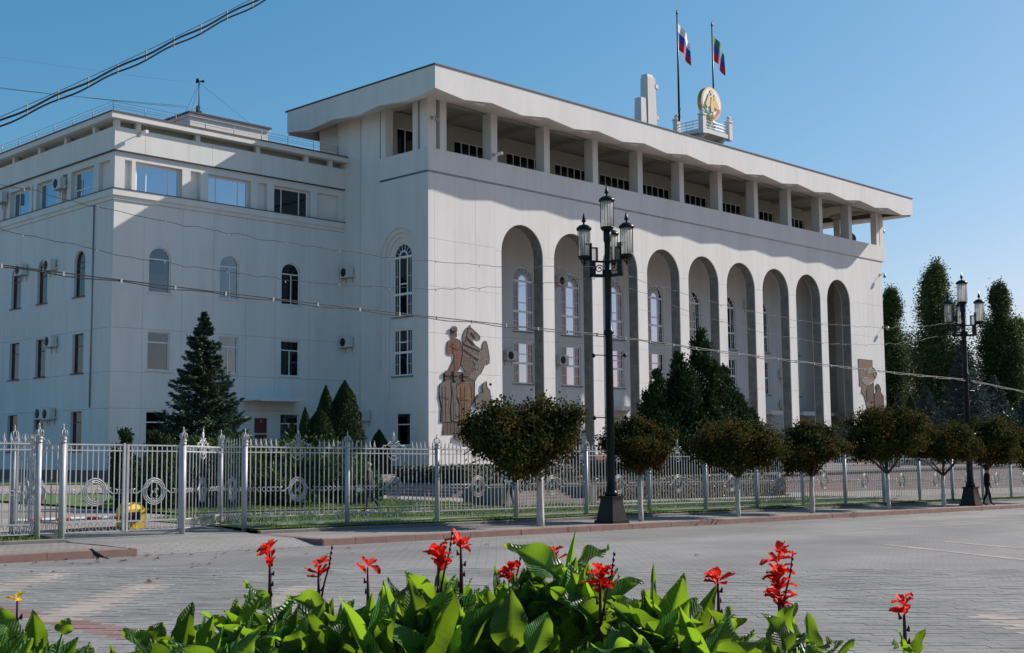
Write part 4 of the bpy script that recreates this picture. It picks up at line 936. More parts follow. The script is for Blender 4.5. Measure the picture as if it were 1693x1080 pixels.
post(*g1, 'silver post at the end of the fence left of the gate'); post(*inn, 'silver post set back behind the left end of the fence')
fence_panel(c1, (xs_f[0], FYL), 'short oblique fence panel beside the narrow gate', 8, False)
fence_panel(inn, g1, 'short oblique fence panel at the left of the gate', 8, False)
fence_panel((-53.45, -42.05), g1, 'silver ornamental fence panel left of the gate at the picture edge', 20)
fence_panel((-56.95, -42.05), (-53.45, -42.05), 'silver fence panel mostly outside the left picture edge', 20)
post(-53.45, -42.05, 'silver fence post outside the left picture edge')
fence_panel(g3, c1, 'narrow silver gate with a scrolled crest and medallion', 11, True, 'narrow_gate', 'narrow gates', True, 'gate')
fence_panel(g2, inn, 'narrow silver gate seen edge-on at the left of the double gate', 8, True, 'narrow_gate', 'narrow gates', True, 'gate')
def gate_leaf(p, q, label):
    r = fence_panel(p, q, label, 10, False, 'gate_leaf', 'leaves of the double gate', True, 'gate')
    L = (Vector(q) - Vector(p)).length
    for s in (-1, 1):
        b = MB(); b.box(s * (L / 2 - .05) - .03, -.03, .02, s * (L / 2 - .05) + .03, .03, 2.18); b.build('stile', FENCEM, r)
midg = ((g2[0] + g3[0]) / 2 + .02, (g2[1] + g3[1]) / 2)
gate_leaf((g2[0] + .03, g2[1]), midg, 'silver double gate leaf on the side nearer the picture edge')
gate_leaf(midg, (g3[0] - .03, g3[1]), 'silver double gate leaf in front of the yellow barrier')

# barrier
br = thing('barrier', (-46.35, -39.9, zcourt(-46.35, -39.9) - .05), 'yellow barrier cabinet with a red and white boom behind the gate', 'barrier')
b = MB(); b.frus(0, .52, .3, .22, .3, .22); b.frus(.52, .68, .3, .22, .2, .14); b.build('cabinet', YELLOW, br)
b = MB(); b.box(-.3, -.225, .4, .3, -.221, .42); b.build('seam', BLACKP, br)
bd = Vector((-.98, .2, 0)); b = MB(); b.box(-3.4, -.5, .0, -.3, .3, .06); b.build('shadow_plate', BLACKP, br)  # black sheet paints in the shadow wedge, also taken as blocker plates
for i in range(8):
    b = MB(); p = bd * (.25 + i * .36) + Vector((0, -.26, .32)); q = bd * (.25 + (i + 1) * .36 - .002) + Vector((0, -.26, .32)); b.tube([p, q], .045, 8, smooth=False); b.build('boom_section', REDP if i % 2 == 0 else WHITEP, br)
b = MB(); b.box(-.3, -.32, .2, .1, -.2, .44); b.build('boom_clamp', BLACKP, br)

# ------------------------------------------------------------------ street lamps
def make_lamp(label):
    r = thing('street_lamp', (0, 0, 0), label, 'street lamp', 'black street lamps')
    b = MB(); b.frus(-.05, .1, .40, .40, .39, .39); b.frus(.1, .16, .35, .35, .34, .34); b.frus(.16, .78, .34, .34, .24, .24); b.frus(.78, .86, .28, .28, .28, .28); b.build('base', LAMPM, r)
    b = MB(); b.lathe([(.21, .86), (.21, .98), (.18, 1.0), (.18, 1.08), (.155, 1.12), (.14, 1.5), (.115, 6.0), (.17, 6.04), (.17, 6.1), (.12, 6.16), (.11, 7.9), (.16, 7.94), (.16, 8.02), (.1, 8.1), (.1, 9.0), (.13, 9.05), (.13, 9.35), (.07, 9.4)], 12); b.build('shaft', LAMPM, r)
    def lantern(x, y, z, s=1.0, parent=r):
        ln = put('lantern', None, parent, (x, y, z))
        b = MB(); n = 8
        b.lathe([(.17 * s, -.12), (.24 * s, -.02), (.24 * s, 0)], n, ang=math.pi / 8); b.lathe([(.26 * s, .84), (.29 * s, .87), (.27 * s, .92), (.16 * s, 1.0), (.1, 1.02)], n, ang=math.pi / 8)
        for k in range(8):
            a = k * math.pi / 4 + math.pi / 8; b.tube([(.225 * s * math.cos(a), .225 * s * math.sin(a), 0), (.225 * s * math.cos(a), .225 * s * math.sin(a), .85)], .01, 4)
            a += math.pi / 8; b.tube([(.205 * s * math.cos(a), .205 * s * math.sin(a), 0), (.205 * s * math.cos(a), .205 * s * math.sin(a), .85)], .007, 4)
        b.build('frame', LAMPM, ln)
        b = MB(); b.lathe([(.195 * s, .0), (.195 * s, .85)], 8, ang=math.pi / 8); b.build('glass', LGLASS, ln)
        b = MB(); b.lathe([(.03, 1.0), (.03, 1.1), (.075, 1.12), (.06, 1.18), (.004, 1.42)], 8); b.build('spike', LAMPM, ln)
        b = MB()
        for k in range(4):
            a = k * math.pi / 2; b.tube([(.15 * s * math.cos(a), .15 * s * math.sin(a), -.1), (.12 * math.cos(a), .12 * math.sin(a), -.2), (.03 * math.cos(a), .03 * math.sin(a), -.26)], .014, 4)
        b.lathe([(.03, -.12), (.04, -.28), (.01, -.34)], 6); b.build('underside', LAMPM, ln)
    lantern(0, 0, 9.5, .98)
    for k in range(3):
        a = R(30.4 + k * 120); d = Vector((math.cos(a), math.sin(a), 0)); P = lambda t, z: d * t + Vector((0, 0, z))
        ar = put('arm', None, r)
        b = MB()
        pn = Vector((-d.y, d.x, 0)) * .035
        def slab(t0, z0, t1, z1):
            vs = [P(t0, z0) - pn, P(t1, z0) - pn, P(t1, z1) - pn, P(t0, z1) - pn, P(t0, z0) + pn, P(t1, z0) + pn, P(t1, z1) + pn, P(t0, z1) + pn]
            b.add(vs, [(0, 3, 2, 1), (4, 5, 6, 7), (0, 1, 5, 4), (1, 2, 6, 5), (2, 3, 7, 6), (3, 0, 4, 7)])
        slab(.08, 7.85, .62, 7.95); slab(.54, 7.85, .62, 8.95); slab(.08, 8.33, .54, 8.39); slab(.34, 8.39, .39, 8.82); slab(.34, 8.78, .54, 8.82); slab(.62, 8.88, .78, 8.94); slab(.62, 8.38, .82, 8.46)
        slab(.1, 7.95, .18, 8.1); slab(.42, 7.95, .54, 8.33)
        b.build('bracket', LAMPM, ar)
        b = MB(); b.spiral(P(.29, 8.12), .02, .14, 0, 8.5, .018, d, n=20, m=5); b.build('scroll', LAMPM, ar)
        b = MB()
        for t in (.42, .46, .5): b.tube([P(t, 8.39), P(t, 8.8)], .01, 4)
        b.build('rods', LAMPM, ar)
        lantern(d.x * .8, d.y * .8, 8.5 + .02, .92)
    for z, a in ((5.3, .3), (3.3, .9)):
        d = Vector((.7, -.714, 0))
        b = MB(); b.tube([Vector((0, 0, z + .05)) - d * .5, Vector((0, 0, z)) + d * .5], .018, 5); o = b.build('crossbar', LAMPM, r)
        for s in (-1, 1):
            b = MB(); q = d * (.5 * s); b.lathe([(.01, -.07), (.06, -.04), (.06, .04), (.01, .07)], 8, (q.x, q.y, z + .03)); b.build('spot_lamp', LAMPM, o)
    return r
l1 = make_lamp('tall black street lamp with four lanterns standing before the arches')
l1.location = (-32.4, -44.9, -1.18)
l2 = copy_tree(l1); l2.location = (-6.4, -44.75, -1.58); l2['label'] = 'tall black street lamp with the man in black beside its base'

# ------------------------------------------------------------------ cables
def sag(p, q, s, n=30, wob=0.0, seed=0):
    p = Vector(p); q = Vector(q); rr = random.Random(seed); out = []
    for i in range(n + 1):
        t = i / n; v = p.lerp(q, t); v.z -= s * 4 * t * (1 - t)
        if 0 < i < n and wob: v.z += rr.uniform(-wob, wob)
        out.append(v)
    return out
def double_cable(pts, label, r=.014, gap=.05, clip=1.1):
    c = thing('cable', tuple(pts[0]), label, 'cable', 'overhead cables'); o0 = Vector(pts[0]); pts = [Vector(p) - o0 for p in pts]
    for k in (0, 1):
        b = MB(); b.tube([p + Vector((0, 0, -k * gap * (1 + .5 * math.sin(i * 1.3)))) for i, p in enumerate(pts)], r, 5); b.build('wire', CABLEM, c)
    b = MB(); acc = 0
    for i in range(len(pts) - 1):
        acc += (pts[i + 1] - pts[i]).length
        if acc > clip: acc = 0; p = pts[i]; b.box(p.x - .025, p.y - .02, p.z - gap * 1.4, p.x + .025, p.y + .02, p.z + .025)
    o = b.build('clips', CLIPM, c); o['kind'] = 'stuff'
YC = -44.8
double_cable(sag((-60, YC, 5.4), (-32.4, YC, 4.82), .12, 60), 'double black cable with pale clips running from the picture edge to the nearer lamp')
double_cable(sag((-32.3, YC, 4.82), (-6.5, YC, 4.26), .1, 60), 'double black cable with pale clips strung between the two street lamps')
double_cable(sag((-6.3, YC, 4.26), (30, YC, 2.9), .25, 60), 'double black cable running on beyond the far lamp')
def string_wire(p, q, s, label, seed):
    pts = sag(p, q, s, 90, .035, seed); c = thing('string_light', tuple(pts[0]), label, 'string lights', 'festoon wires'); o0 = pts[0]
    b = MB(); b.tube([v - o0 for v in pts], .007, 4); b.build('wire', CABLEM, c)
    b = MB()
    for v in pts[4::6]: w = v - o0; b.tube([w, w + Vector((0, 0, -.05))], [.012, .018], 5)
    o = b.build('bulbs', CLIPM, c); o['kind'] = 'stuff'
string_wire((-58, YC, 7.7), (-32.4, YC, 7.05), .95, 'upper festoon wire sagging across the wing to the nearer lamp', 1)
string_wire((-58, YC, 6.9), (-32.4, YC, 6.75), 1.35, 'lower festoon wire sagging across the wing to the nearer lamp', 2)
string_wire((-32.3, YC, 7.0), (-6.5, YC, 7.0), .95, 'upper festoon wire sagging between the two lamps in front of the arches', 3)
string_wire((-32.3, YC, 6.7), (-6.5, YC, 6.6), 1.35, 'lower festoon wire sagging between the two lamps in front of the arches', 4)
tc = thing('cable_bundle', (-62.4, -55.0, 6.0), 'thick black cable bundle crossing the sky corner overhead', 'cable', 'overhead cables')
pa, pb = Vector((-58.62, -57.02, 4.34)), Vector((-52.75, -58.12, 8.35))
n = 70
for k, (rr, dz, wv, ph) in enumerate(((.0135, -.045, .012, 0), (.0115, -.105, .014, 1.0), (.004, 0, 0, 0))):
    b = MB(); b.tube([pa.lerp(pb, i / n) - Vector((0, 0, .12 * 4 * (i / n) * (1 - i / n))) + Vector((0, 0, dz + wv * math.sin(i * .75 + ph) * (1 if k < 2 else 0))) - tc.location for i in range(n + 1)], rr, 6); b.build('wire', CABLEM, tc)
b = MB()
for i in range(3, n, 4):
    p = pa.lerp(pb, i / n) - Vector((0, 0, .12 * 4 * (i / n) * (1 - i / n))) - tc.location; b.box(p.x - .008, p.y - .008, p.z - .118, p.x + .008, p.y + .008, p.z + .006)
o = b.build('hangers', CLIPM, tc); o['kind'] = 'stuff'
for k, (z0, yl) in enumerate(((29.9, 60.0), (29.75, 58.0), (31.9, 60.0))):
    w = thing('thin_wire', (-7.7, 20, 29.9), ['upper of two thin wires running to the mast foot', 'lower of two thin wires running to the mast foot', 'faint thin wire running to the mast top'][k], 'wire', 'wires to the roof mast')
    b = MB(); b.tube(sag((0, 0, z0 - 29.9), (-55, 38, 8.5 + k * .8 + (3 if k == 2 else 0)), 1.6, 24), .018 if k < 2 else .007, 4); b.build('wire', METAL, w)

# ------------------------------------------------------------------ vegetation
import numpy as np
def cloud(name, C, Dv, Nv, L, Wd, m, shape='diamond'):
    """one small leaf face per row: centre, long axis, normal, length, width"""
    C = np.asarray(C, float); n = len(C); Dv = np.asarray(Dv, float); Nv = np.asarray(Nv, float)
    Dv = Dv / (np.linalg.norm(Dv, axis=1, keepdims=True) + 1e-9); Sv = np.cross(Dv, Nv); Sv /= (np.linalg.norm(Sv, axis=1, keepdims=True) + 1e-9)
    Nn = np.cross(Sv, Dv); L = np.broadcast_to(np.asarray(L, float), (n,))[:, None]; Wd = np.broadcast_to(np.asarray(Wd, float), (n,))[:, None]
    V = np.empty((n, 4, 3)); V[:, 0] = C - Dv * L / 2; V[:, 1] = C + Sv * Wd / 2 - Nn * Wd * .18; V[:, 2] = C + Dv * L / 2 - Nn * L * .12; V[:, 3] = C - Sv * Wd / 2 - Nn * Wd * .18
    me = bpy.data.meshes.new(name); me.vertices.add(4 * n); me.vertices.foreach_set('co', V.ravel())
    me.loops.add(4 * n); me.loops.foreach_set('vertex_index', np.arange(4 * n, dtype=np.int32)); me.polygons.add(n)
    me.polygons.foreach_set('loop_start', np.arange(0, 4 * n, 4, dtype=np.int32)); me.polygons.foreach_set('loop_total', np.full(n, 4, np.int32))
    me.materials.append(m); me.update(calc_edges=True); me.validate(); return me
RNG = np.random.default_rng(11)
def unit(n): v = RNG.normal(size=(n, 3)); return v / np.linalg.norm(v, axis=1, keepdims=True)
M_MAPLE = leafmat('maple_leaves', (0.030, 0.052, 0.013), (0.150, 0.060, 0.018), .28, None, .85, 1.0, .50, .80, .32, .05)
M_SPRUCE = leafmat('spruce_needles', (0.030, 0.062, 0.034), (0.060, 0.10, 0.06), .05, None, .6, .7)
M_BLUE = leafmat('blue_spruce_needles', (0.055, 0.080, 0.076), (0.11, 0.145, 0.14), .05, None, .7, .7, .35, .65, .5, .1)
M_THUJA = leafmat('thuja_sprays', (0.015, 0.037, 0.013), (0.036, 0.062, 0.019), .1, None, .7, 1.0, .35, .65, .5, .12)
M_JUN = leafmat('juniper_sprays', (0.035, 0.075, 0.020), (0.075, 0.125, 0.035), .1, None, .7, .8, .35, .65, .5, .12)
M_POP = leafmat('poplar_leaves', (0.042, 0.078, 0.028), (0.095, 0.13, 0.042), .25, None, .6, .25, .35, .65, .5, .12)
M_HEDGE = leafmat('hedge_leaves', (0.014, 0.032, 0.010), (0.035, 0.055, 0.015), .12, None, .5, .8)
M_AUT = leafmat('autumn_leaves', (0.07, 0.09, 0.02), (0.20, 0.15, 0.03), .2, None, .5, .5)
M_GRASS = leafmat('grass_blades', (0.07, 0.14, 0.022), (0.15, 0.19, 0.05), .25, None, .6, 1.0)

def trunk_mesh(h, r0, r1, limbs, white_to=None, seed=0):
    rr = random.Random(seed); b = MB()
    pts = [(rr.uniform(-.008, .008) * i, rr.uniform(-.008, .008) * i, -.1 + h * i / 5) for i in range(6)]
    b.tube(pts, [r0 + (r1 - r0) * i / 5 for i in range(6)], 8)
    b.m = [0] * len(b.f); b.mi = 1
    for (dx, dy, dz, r) in limbs: b.tube([pts[-1], (pts[-1][0] + dx * .5, pts[-1][1] + dy * .5, pts[-1][2] + dz * .45), (pts[-1][0] + dx, pts[-1][1] + dy, pts[-1][2] + dz)], [r, r * .7, r * .35], 6)
    return b.mesh('trunk', [LIME if white_to else BARK, BARK])
def maple_crown(rx, ry, rz, n, seed, heart=0.0):
    g = np.random.default_rng(seed); nc = 60
    d = g.normal(size=(nc, 3)); d /= np.linalg.norm(d, axis=1, keepdims=True); rad = g.uniform(.3, .92, nc)[:, None] ** .6
    cc = d * rad; cc[:, 2] = np.where(cc[:, 2] < 0, cc[:, 2] * .75, cc[:, 2])
    cc *= np.array([rx, ry, rz]) * g.uniform(.78, 1.1, (nc, 1))
    if heart: cc[:, 2] += heart * (np.abs(cc @ np.array([.7, -.71, 0])) / rx - .45)
    k = g.integers(0, nc, n); P = cc[k] + g.normal(size=(n, 3)) * np.array([.2, .2, .16]) * (rx / 1.6)
    m = n // 14; tw = cc[g.integers(0, nc, m)] * g.uniform(1.05, 1.28, (m, 1)); P[:m] = tw + g.normal(size=(m, 3)) * .06
    N = P / np.array([rx, ry, rz]); N += g.normal(size=(n, 3)) * .55; N[:, 2] += .35
    Dv = g.normal(size=(n, 3)); Dv[:, 2] -= .5
    return cloud('crown', P, Dv, N, g.uniform(.07, .12, n), g.uniform(.055, .09, n), M_MAPLE)
LIMBS = [(.7, .3, .7, .06), (-.6, .5, .8, .06), (.1, -.7, .75, .05), (-.5, -.5, .6, .05), (.4, .6, .9, .045), (0, 0, 1.1, .05)]
MC = [maple_crown(1.66, 1.66, 1.0, 24000, 3, 1.05), maple_crown(1.35, 1.35, 1.02, 19000, 4, .1), maple_crown(1.7, 1.7, 1.0, 23000, 5, .15), maple_crown(1.6, 1.6, 1.2, 23000, 6)]
MT = [trunk_mesh(1.75, .12, .09, LIMBS, True, 1), trunk_mesh(1.6, .085, .075, LIMBS, True, 2), trunk_mesh(1.5, .1, .08, LIMBS, True, 3)]
YT = -44.75
tl = [(-35.55, 0, 0, 1.14, 2.72, (-.42, .3), 'heart-shaped reddish street tree with a white trunk left of the nearer lamp'),
      (-30.75, 1, 1, .92, 2.45, (-.05, 0), 'small reddish street tree just right of the nearer lamp'),
      (-25.2, 2, 2, 1.05, 2.5, (-.1, .05), 'wide flat-topped street tree with forking branches, second right of the nearer lamp'),
      (-20.2, 1, 2, 1.05, 2.45, (-.2, .1), 'low orange-green street tree, third right of the nearer lamp'),
      (-14.2, 3, 1, 1.12, 2.95, (0, 0), 'tall dark street tree, fourth right of the nearer lamp'),
      (-9.15, 2, 2, 1.0, 2.85, (0, 0), 'dark street tree just left of the far lamp'),
      (-4.6, 3, 0, 1.1, 2.8, (0, 0), 'dark street tree above the man in black'), (1.2, 0, 1, 1.0, 2.8, (0, 0), 'street tree at the right picture edge')]
for i, (x, ci, ti, s, zc_, off, lab) in enumerate(tl):
    t = thing('street_tree', (x, YT, zf(x) - .152), lab, 'tree', 'clipped street trees with white trunks')
    o = put('crown', MC[ci], t, (off[0], off[1], zc_), i * 1.7 if ci else 0, (s, s, s))
    put('trunk', MT[ti], t, (0, 0, 0), i * 2.1)

def spruce_mesh(h, w, n, m, seed, droop=.25, dens=1.0):
    g = np.random.default_rng(seed); P = []; Dv = []
    nl = int(h * 4.2); 
    for li in range(nl):
        t = (li + .5) / nl; z = h * (.05 + .95 * t); R0 = w / 2 * (1 - t) ** .85 * g.uniform(.85, 1.1) + .06
        nb = int(9 + 13 * (1 - t))
        for k in range(nb):
            a = g.uniform(0, 2 * math.pi); Lb = R0 * g.uniform(.7, 1.12); d = np.array([math.cos(a), math.sin(a), 0])
            m_ = max(4, int(n / (nl * 15) * (.35 + Lb / (w / 2))))
            s = g.uniform(.1, 1, m_) ** .75; side = np.array([-d[1], d[0], 0])
            p = d * (s * Lb)[:, None] + np.array([0, 0, 1]) * (z - droop * Lb * np.sin(s * 2.2) + .12 * Lb * s ** 3)[:, None] + side * (g.normal(size=m_) * .13 * Lb * (1.15 - s))[:, None]
            p[:, 2] += g.normal(size=m_) * .05
            P.append(p); q = np.tile(d, (m_, 1)) + side * g.normal(size=(m_, 1)) * .7; q[:, 2] += g.normal(size=m_) * .4 + .1; Dv.append(q)
    P = np.concatenate(P); Dv = np.concatenate(Dv); k = len(P); N = g.normal(size=(k, 3)); N[:, 2] += 1.2
    return cloud('crown', P, Dv, N, g.uniform(.16, .3, k) * (h / 12) ** .4, g.uniform(.05, .09, k) * (h / 12) ** .4, m)
def column_mesh(h, w, n, m, seed, taper=.7, base=.0, size=.16, rough=.13):
    g = np.random.default_rng(seed); t = g.uniform(0, 1, n); a = g.uniform(0, 2 * math.pi, n)
    prof = np.where(t < .25, .72 + 1.1 * t, (1 - ((t - .25) / .75) ** (1 / taper * 1.4)) ) ; prof = np.clip(prof, .03, 1)
    lump = 1 + rough * np.sin(a * 3 + t * 9 + seed) + rough * np.sin(a * 5 - t * 17) + g.normal(size=n) * .05
    r = w / 2 * prof * lump * g.uniform(.6, 1, n) ** .35
    P = np.stack([r * np.cos(a), r * np.sin(a), base + t * (h - base)], 1)
    N = np.stack([np.cos(a), np.sin(a), np.full(n, .3)], 1) + g.normal(size=(n, 3)) * .5; Dv = np.stack([np.cos(a) * .5, np.sin(a) * .5, np.ones(n)], 1) + g.normal(size=(n, 3)) * .4
    return cloud('crown', P, Dv, N, g.uniform(.8, 1.5, n) * size, g.uniform(.4, .8, n) * size, m)
def clump_cone(h, w, n, m, seed, size=.16, nb=70, blunt=.9, fine=1.0):
    g = np.random.default_rng(seed); P = []; N = []
    for i in range(nb):
        t = 1 - (1 - g.uniform(0, 1)) ** .5 if i > 3 else .9 + .03 * i; t = min(t, .97); a = g.uniform(0, 6.283); pr = min(1, .7 + 1.4 * t) * (1 - t ** (2.0 if blunt < .7 else 1.05)) ** blunt + .02
        r = w / 2 * pr * g.uniform(.45, .9); c = np.array([r * math.cos(a), r * math.sin(a), h * t * .96]); k = int(n / nb * (.5 + pr)); s = w / 2 * (.05 + .24 * pr) * fine
        q = g.normal(size=(k, 3)) * np.array([s * .8, s * .8, s * 1.5]); P.append(c + q); N.append(q / s + np.array([math.cos(a), math.sin(a), .3]) * 1.2)
    P = np.concatenate(P); N = np.concatenate(N); k = len(P); ok = (P[:, 2] > 0) & (P[:, 2] < h * 1.02); P = P[ok]; N = N[ok]; k = len(P)
    Dv = N * .4 + g.normal(size=(k, 3)) * .4; Dv[:, 2] += 1.0
    return cloud('crown', P, Dv, N + g.normal(size=(k, 3)) * .4, g.uniform(.8, 1.6, k) * size, g.uniform(.4, .8, k) * size, m)
def poplar_mesh(h, w, n, seed):
    g = np.random.default_rng(seed); nb = 95; P = []
    for i in range(nb):
        t = g.uniform(.06, .97); a = g.uniform(0, 6.283); pr = min(1, .45 + 1.6 * t) * (1 - t ** 2.4) + .04; r = w / 2 * pr * g.uniform(.2, .8)
        c = np.array([r * math.cos(a), r * math.sin(a), h * t]); k = int(n / nb); s = .5 * w / 2 * (.25 + pr * .6)
        P.append(c + g.normal(size=(k, 3)) * np.array([s * .46, s * .46, s * .95]))
    P = np.concatenate(P); k = len(P); return cloud('crown', P, g.normal(size=(k, 3)), g.normal(size=(k, 3)) + np.array([0, 0, .4]), g.uniform(.15, .27, k), g.uniform(.12, .2, k), M_POP)
def mound_mesh(rx, ry, rz, n, m, seed, size=.2):
    g = np.random.default_rng(seed); d = g.normal(size=(n, 3)); d[:, 2] = np.abs(d[:, 2]); d /= np.linalg.norm(d, axis=1, keepdims=True)
    a = np.arctan2(d[:, 1], d[:, 0]); lump = 1 + .14 * np.sin(a * 5 + d[:, 2] * 4) + .12 * np.sin(a * 3 + 1 + d[:, 2] * 9) + g.normal(size=n) * .07
    P = d * (g.uniform(.5, 1, n) ** .3 * lump)[:, None] * np.array([rx, ry, rz])
    Dv = d * np.array([1, 1, .6]) + g.normal(size=(n, 3)) * .5; Dv[:, 2] += .35; N = d + g.normal(size=(n, 3)) * .6
    return cloud('foliage', P, Dv, N, g.uniform(.8, 1.6, n) * size, g.uniform(.25, .5, n) * size, m)
def simple_trunk(h, r):
    b = MB(); b.tube([(0, 0, -.3), (.02, 0, h * .5), (0, .02, h)], [r, r * .65, r * .15], 7); return b.mesh('trunk', BARK)
def tree(name, x, y, crown, h, r, label, cat='tree', group=None, rz=0, z=None, scale=None, part='crown'):
    t = thing(name, (x, y, (zcourt(x, y) - .05) if z is None else z), label, cat, group)
    put(part, crown, t, None, rz, scale); put('trunk', simple_trunk(h, r), t); return t
tree('spruce_tree', -28.7, -15, spruce_mesh(9.2, 6.6, 100000, M_SPRUCE, 21), 8.6, .16, 'single dark green spruce standing in front of the wing')
blue = [spruce_mesh(14, 10.5, 90000, M_BLUE, 31, .3), spruce_mesh(10.5, 9.2, 70000, M_BLUE, 32, .3)]
for i, (x, y, k, s, lab) in enumerate(((57.9, -15, 0, 1.0, 'largest blue spruce, its tip behind the far street lamp'), (76, -10, 1, 1.1, 'blue spruce to the right of the largest one'), (70.8, -4.5, 1, .98, 'blue spruce between the main building and the largest blue spruce'), (84.8, 6, 1, 1.0, 'blue spruce close beside the far end of the main building'), (60.5, -20, 1, .85, 'low blue spruce at the right picture edge'), (50.5, -12, 1, .62, 'small blue spruce before the far poplars'))):
    tree('blue_spruce', x, y, blue[k], 9 * s, .2, lab, 'tree', 'blue spruces beyond the building', i * 1.9, None, (s, s, s))
pm = [poplar_mesh(26, 8.2, 78000, 41), poplar_mesh(24, 6.6, 64000, 42)]
for i, (x, y, k, s, lab) in enumerate(((83.4, 0, 0, 1.0, 'tallest broad poplar left of the far street lamp'), (91, 10, 1, 1.03, 'poplar half hidden by the far wall of the building'), (90, -5, 1, 1.0, 'slender poplar right of the far street lamp'), (94, -5.5, 1, .83, 'shorter poplar leaning against the slender one'))):
    tree('poplar_tree', x, y, pm[k], 22 * s, .3, lab, 'tree', 'poplars beyond the building', i * 1.1, None, (s * 1.22, s * 1.22, s))
tree('autumn_tree', 107, 1, mound_mesh(5, 5, 9, 7000, M_AUT, 47, .5), 8, .25, 'yellowing tree behind the slender poplar')
tree('dark_tree', 100, -4, mound_mesh(7, 7, 9.5, 9000, M_POP, 48, .5), 8, .3, 'rounded green tree at the right picture edge behind the spruces')
tree('green_tree', 84, -14, mound_mesh(5, 5, 7.0, 8000, M_HEDGE, 49, .4), 6, .3, 'dark rounded tree at the foot of the tallest poplar')
tree('broad_tree', 76, -9, mound_mesh(5.5, 5.5, 7.5, 12000, M_HEDGE, 54, .4), 6, .3, 'low dark tree between the blue spruces and the far building end')
tree('garden_tree', 69, -17, mound_mesh(4.5, 4.5, 6.5, 11000, M_HEDGE, 55, .35), 5, .3, 'low dark tree behind the far street lamp')
tree('leafy_tree', 96, 3, mound_mesh(6, 6, 10, 9000, M_HEDGE, 50, .45), 8, .3, 'dark leafy tree between the tallest poplar and the blue spruces')
th = [column_mesh(7.2, 2.7, 22000, M_THUJA, 51, .5, 0, .13, .09), column_mesh(5.2, 2.3, 17000, M_THUJA, 52, .48, 0, .12, .09), column_mesh(6.8, 1.7, 15000, M_THUJA, 53, .5, 0, .12, .09)]
for i, (x, y, k, s, sx, lab) in enumerate(((-7.9, 0, 0, 1.0, 1.0, 'tallest thick thuja before the joint of wing and main building'), (-9.4, .2, 2, 1.0, 1.0, 'slender tall thuja left of the tallest one'), (-10.8, -1, 1, 1.0, 1.05, 'stout shorter thuja in the row by the wing'), (-11.9, -.8, 1, 1.0, .5, 'thin thuja at the left end of the row by the wing'), (-3.1, 2, 1, .75, .75, 'small rounded thuja under the ground-floor window of the main building'), (-12.4, 0, 1, .82, .5, 'smallest thin thuja, leftmost of the row by the wing'))):
    tree('thuja', x, y, th[k], 5 * s, .1, lab, 'thuja', 'thujas by the wing', i * 1.3, None, (sx, sx, s))
for i, (x, y, h, sx, lab) in enumerate(((32.6, -20, 6.5, .62, 'narrow thuja before the far mosaic'), (46.4, -15, 7.9, .95, 'broad thuja right of the far mosaic'), (43.4, -15, 6.6, .7, 'middle thuja of the three beyond the far mosaic'), (42.6, -18, 5.7, .65, 'low thuja behind the far street trees'))):
    tree('garden_thuja', x, y, th[i % 3], h * .8, .1, lab, 'thuja', 'thujas beyond the arches', i, None, (sx, sx, h / (7.2, 5.2, 6.8)[i % 3]))
big = [clump_cone(10.9, 4.9, 46000, M_THUJA, 61, .17, 260, .85, .6), clump_cone(9.1, 4.6, 40000, M_THUJA, 62, .17, 240, .85, .6)]
for i, (x, y, k, s, sx, lab) in enumerate(((4.2, -22, 0, 1.0, 1.0, 'tallest cone of the dark evergreen group before the arches'), (1.4, -22.3, 1, 1.0, 1.0, 'second cone of the dark evergreen group, left of the tallest'), (8.8, -20.5, 1, .95, 1.0, 'right-hand cone of the dark evergreen group before the arches'), (-.6, -22, 1, .86, .8, 'leftmost low cone of the dark evergreen group'), (6.3, -22.5, 1, .85, 1.0, 'front cone of the dark evergreen group before the arches'), (2.9, -23.5, 1, .72, 1.1, 'low front cone between the two tallest of the dark evergreen group'), (10.4, -21.5, 1, .62, 1.0, 'lowest cone at the right edge of the dark evergreen group'))):
    tree('evergreen_tree', x, y, big[k], 8 * s, .2, lab, 'evergreen', 'dark evergreens before the arches', i * 2.2, None, (sx * 1.4, sx * 1.4, s))
for i, (x, y, rx, rz, lab) in enumerate(((-36.6, -29.5, 2.3, 2.1, 'spreading juniper nearest the narrow gate'), (-33.6, -30.2, 2.5, 2.25, 'spreading juniper in the middle of the lawn clump'), (-31.0, -28.8, 1.9, 1.95, 'spreading juniper behind the walking man'), (-35.0, -25.5, 2.6, 2.3, 'juniper at the back of the lawn clump below the spruce'))):
    t = thing('juniper_bush', (x, y, zcourt(x, y)), lab, 'juniper', 'junipers on the lawn'); put('foliage', mound_mesh(rx, rx, rz, 22000, M_JUN, 70 + i, .17), t); put('stem', simple_trunk(rz * .7, .09), t)
for i, (x, y, h, w, lab) in enumerate(((-41.2, -30, 2.85, .75, 'ragged clipped thuja with a tufted top behind the gate'), (-39.2, -29, 2.8, 1.2, 'clipped thuja left of the spruce behind the gate'), (-40.6, -31.5, 2.0, 1.6, 'low dark bush between the clipped thujas behind the gate'), (-38.3, -31.5, 2.0, 2.0, 'low dark bush behind the narrow gate'))):
    tree('clipped_thuja', x, y, clump_cone(h, w * 1.3, 9000, M_THUJA, 80 + i, .09, 40, .4), h * .8, .05, lab, 'thuja', 'clipped thujas behind the gate', 0, None)
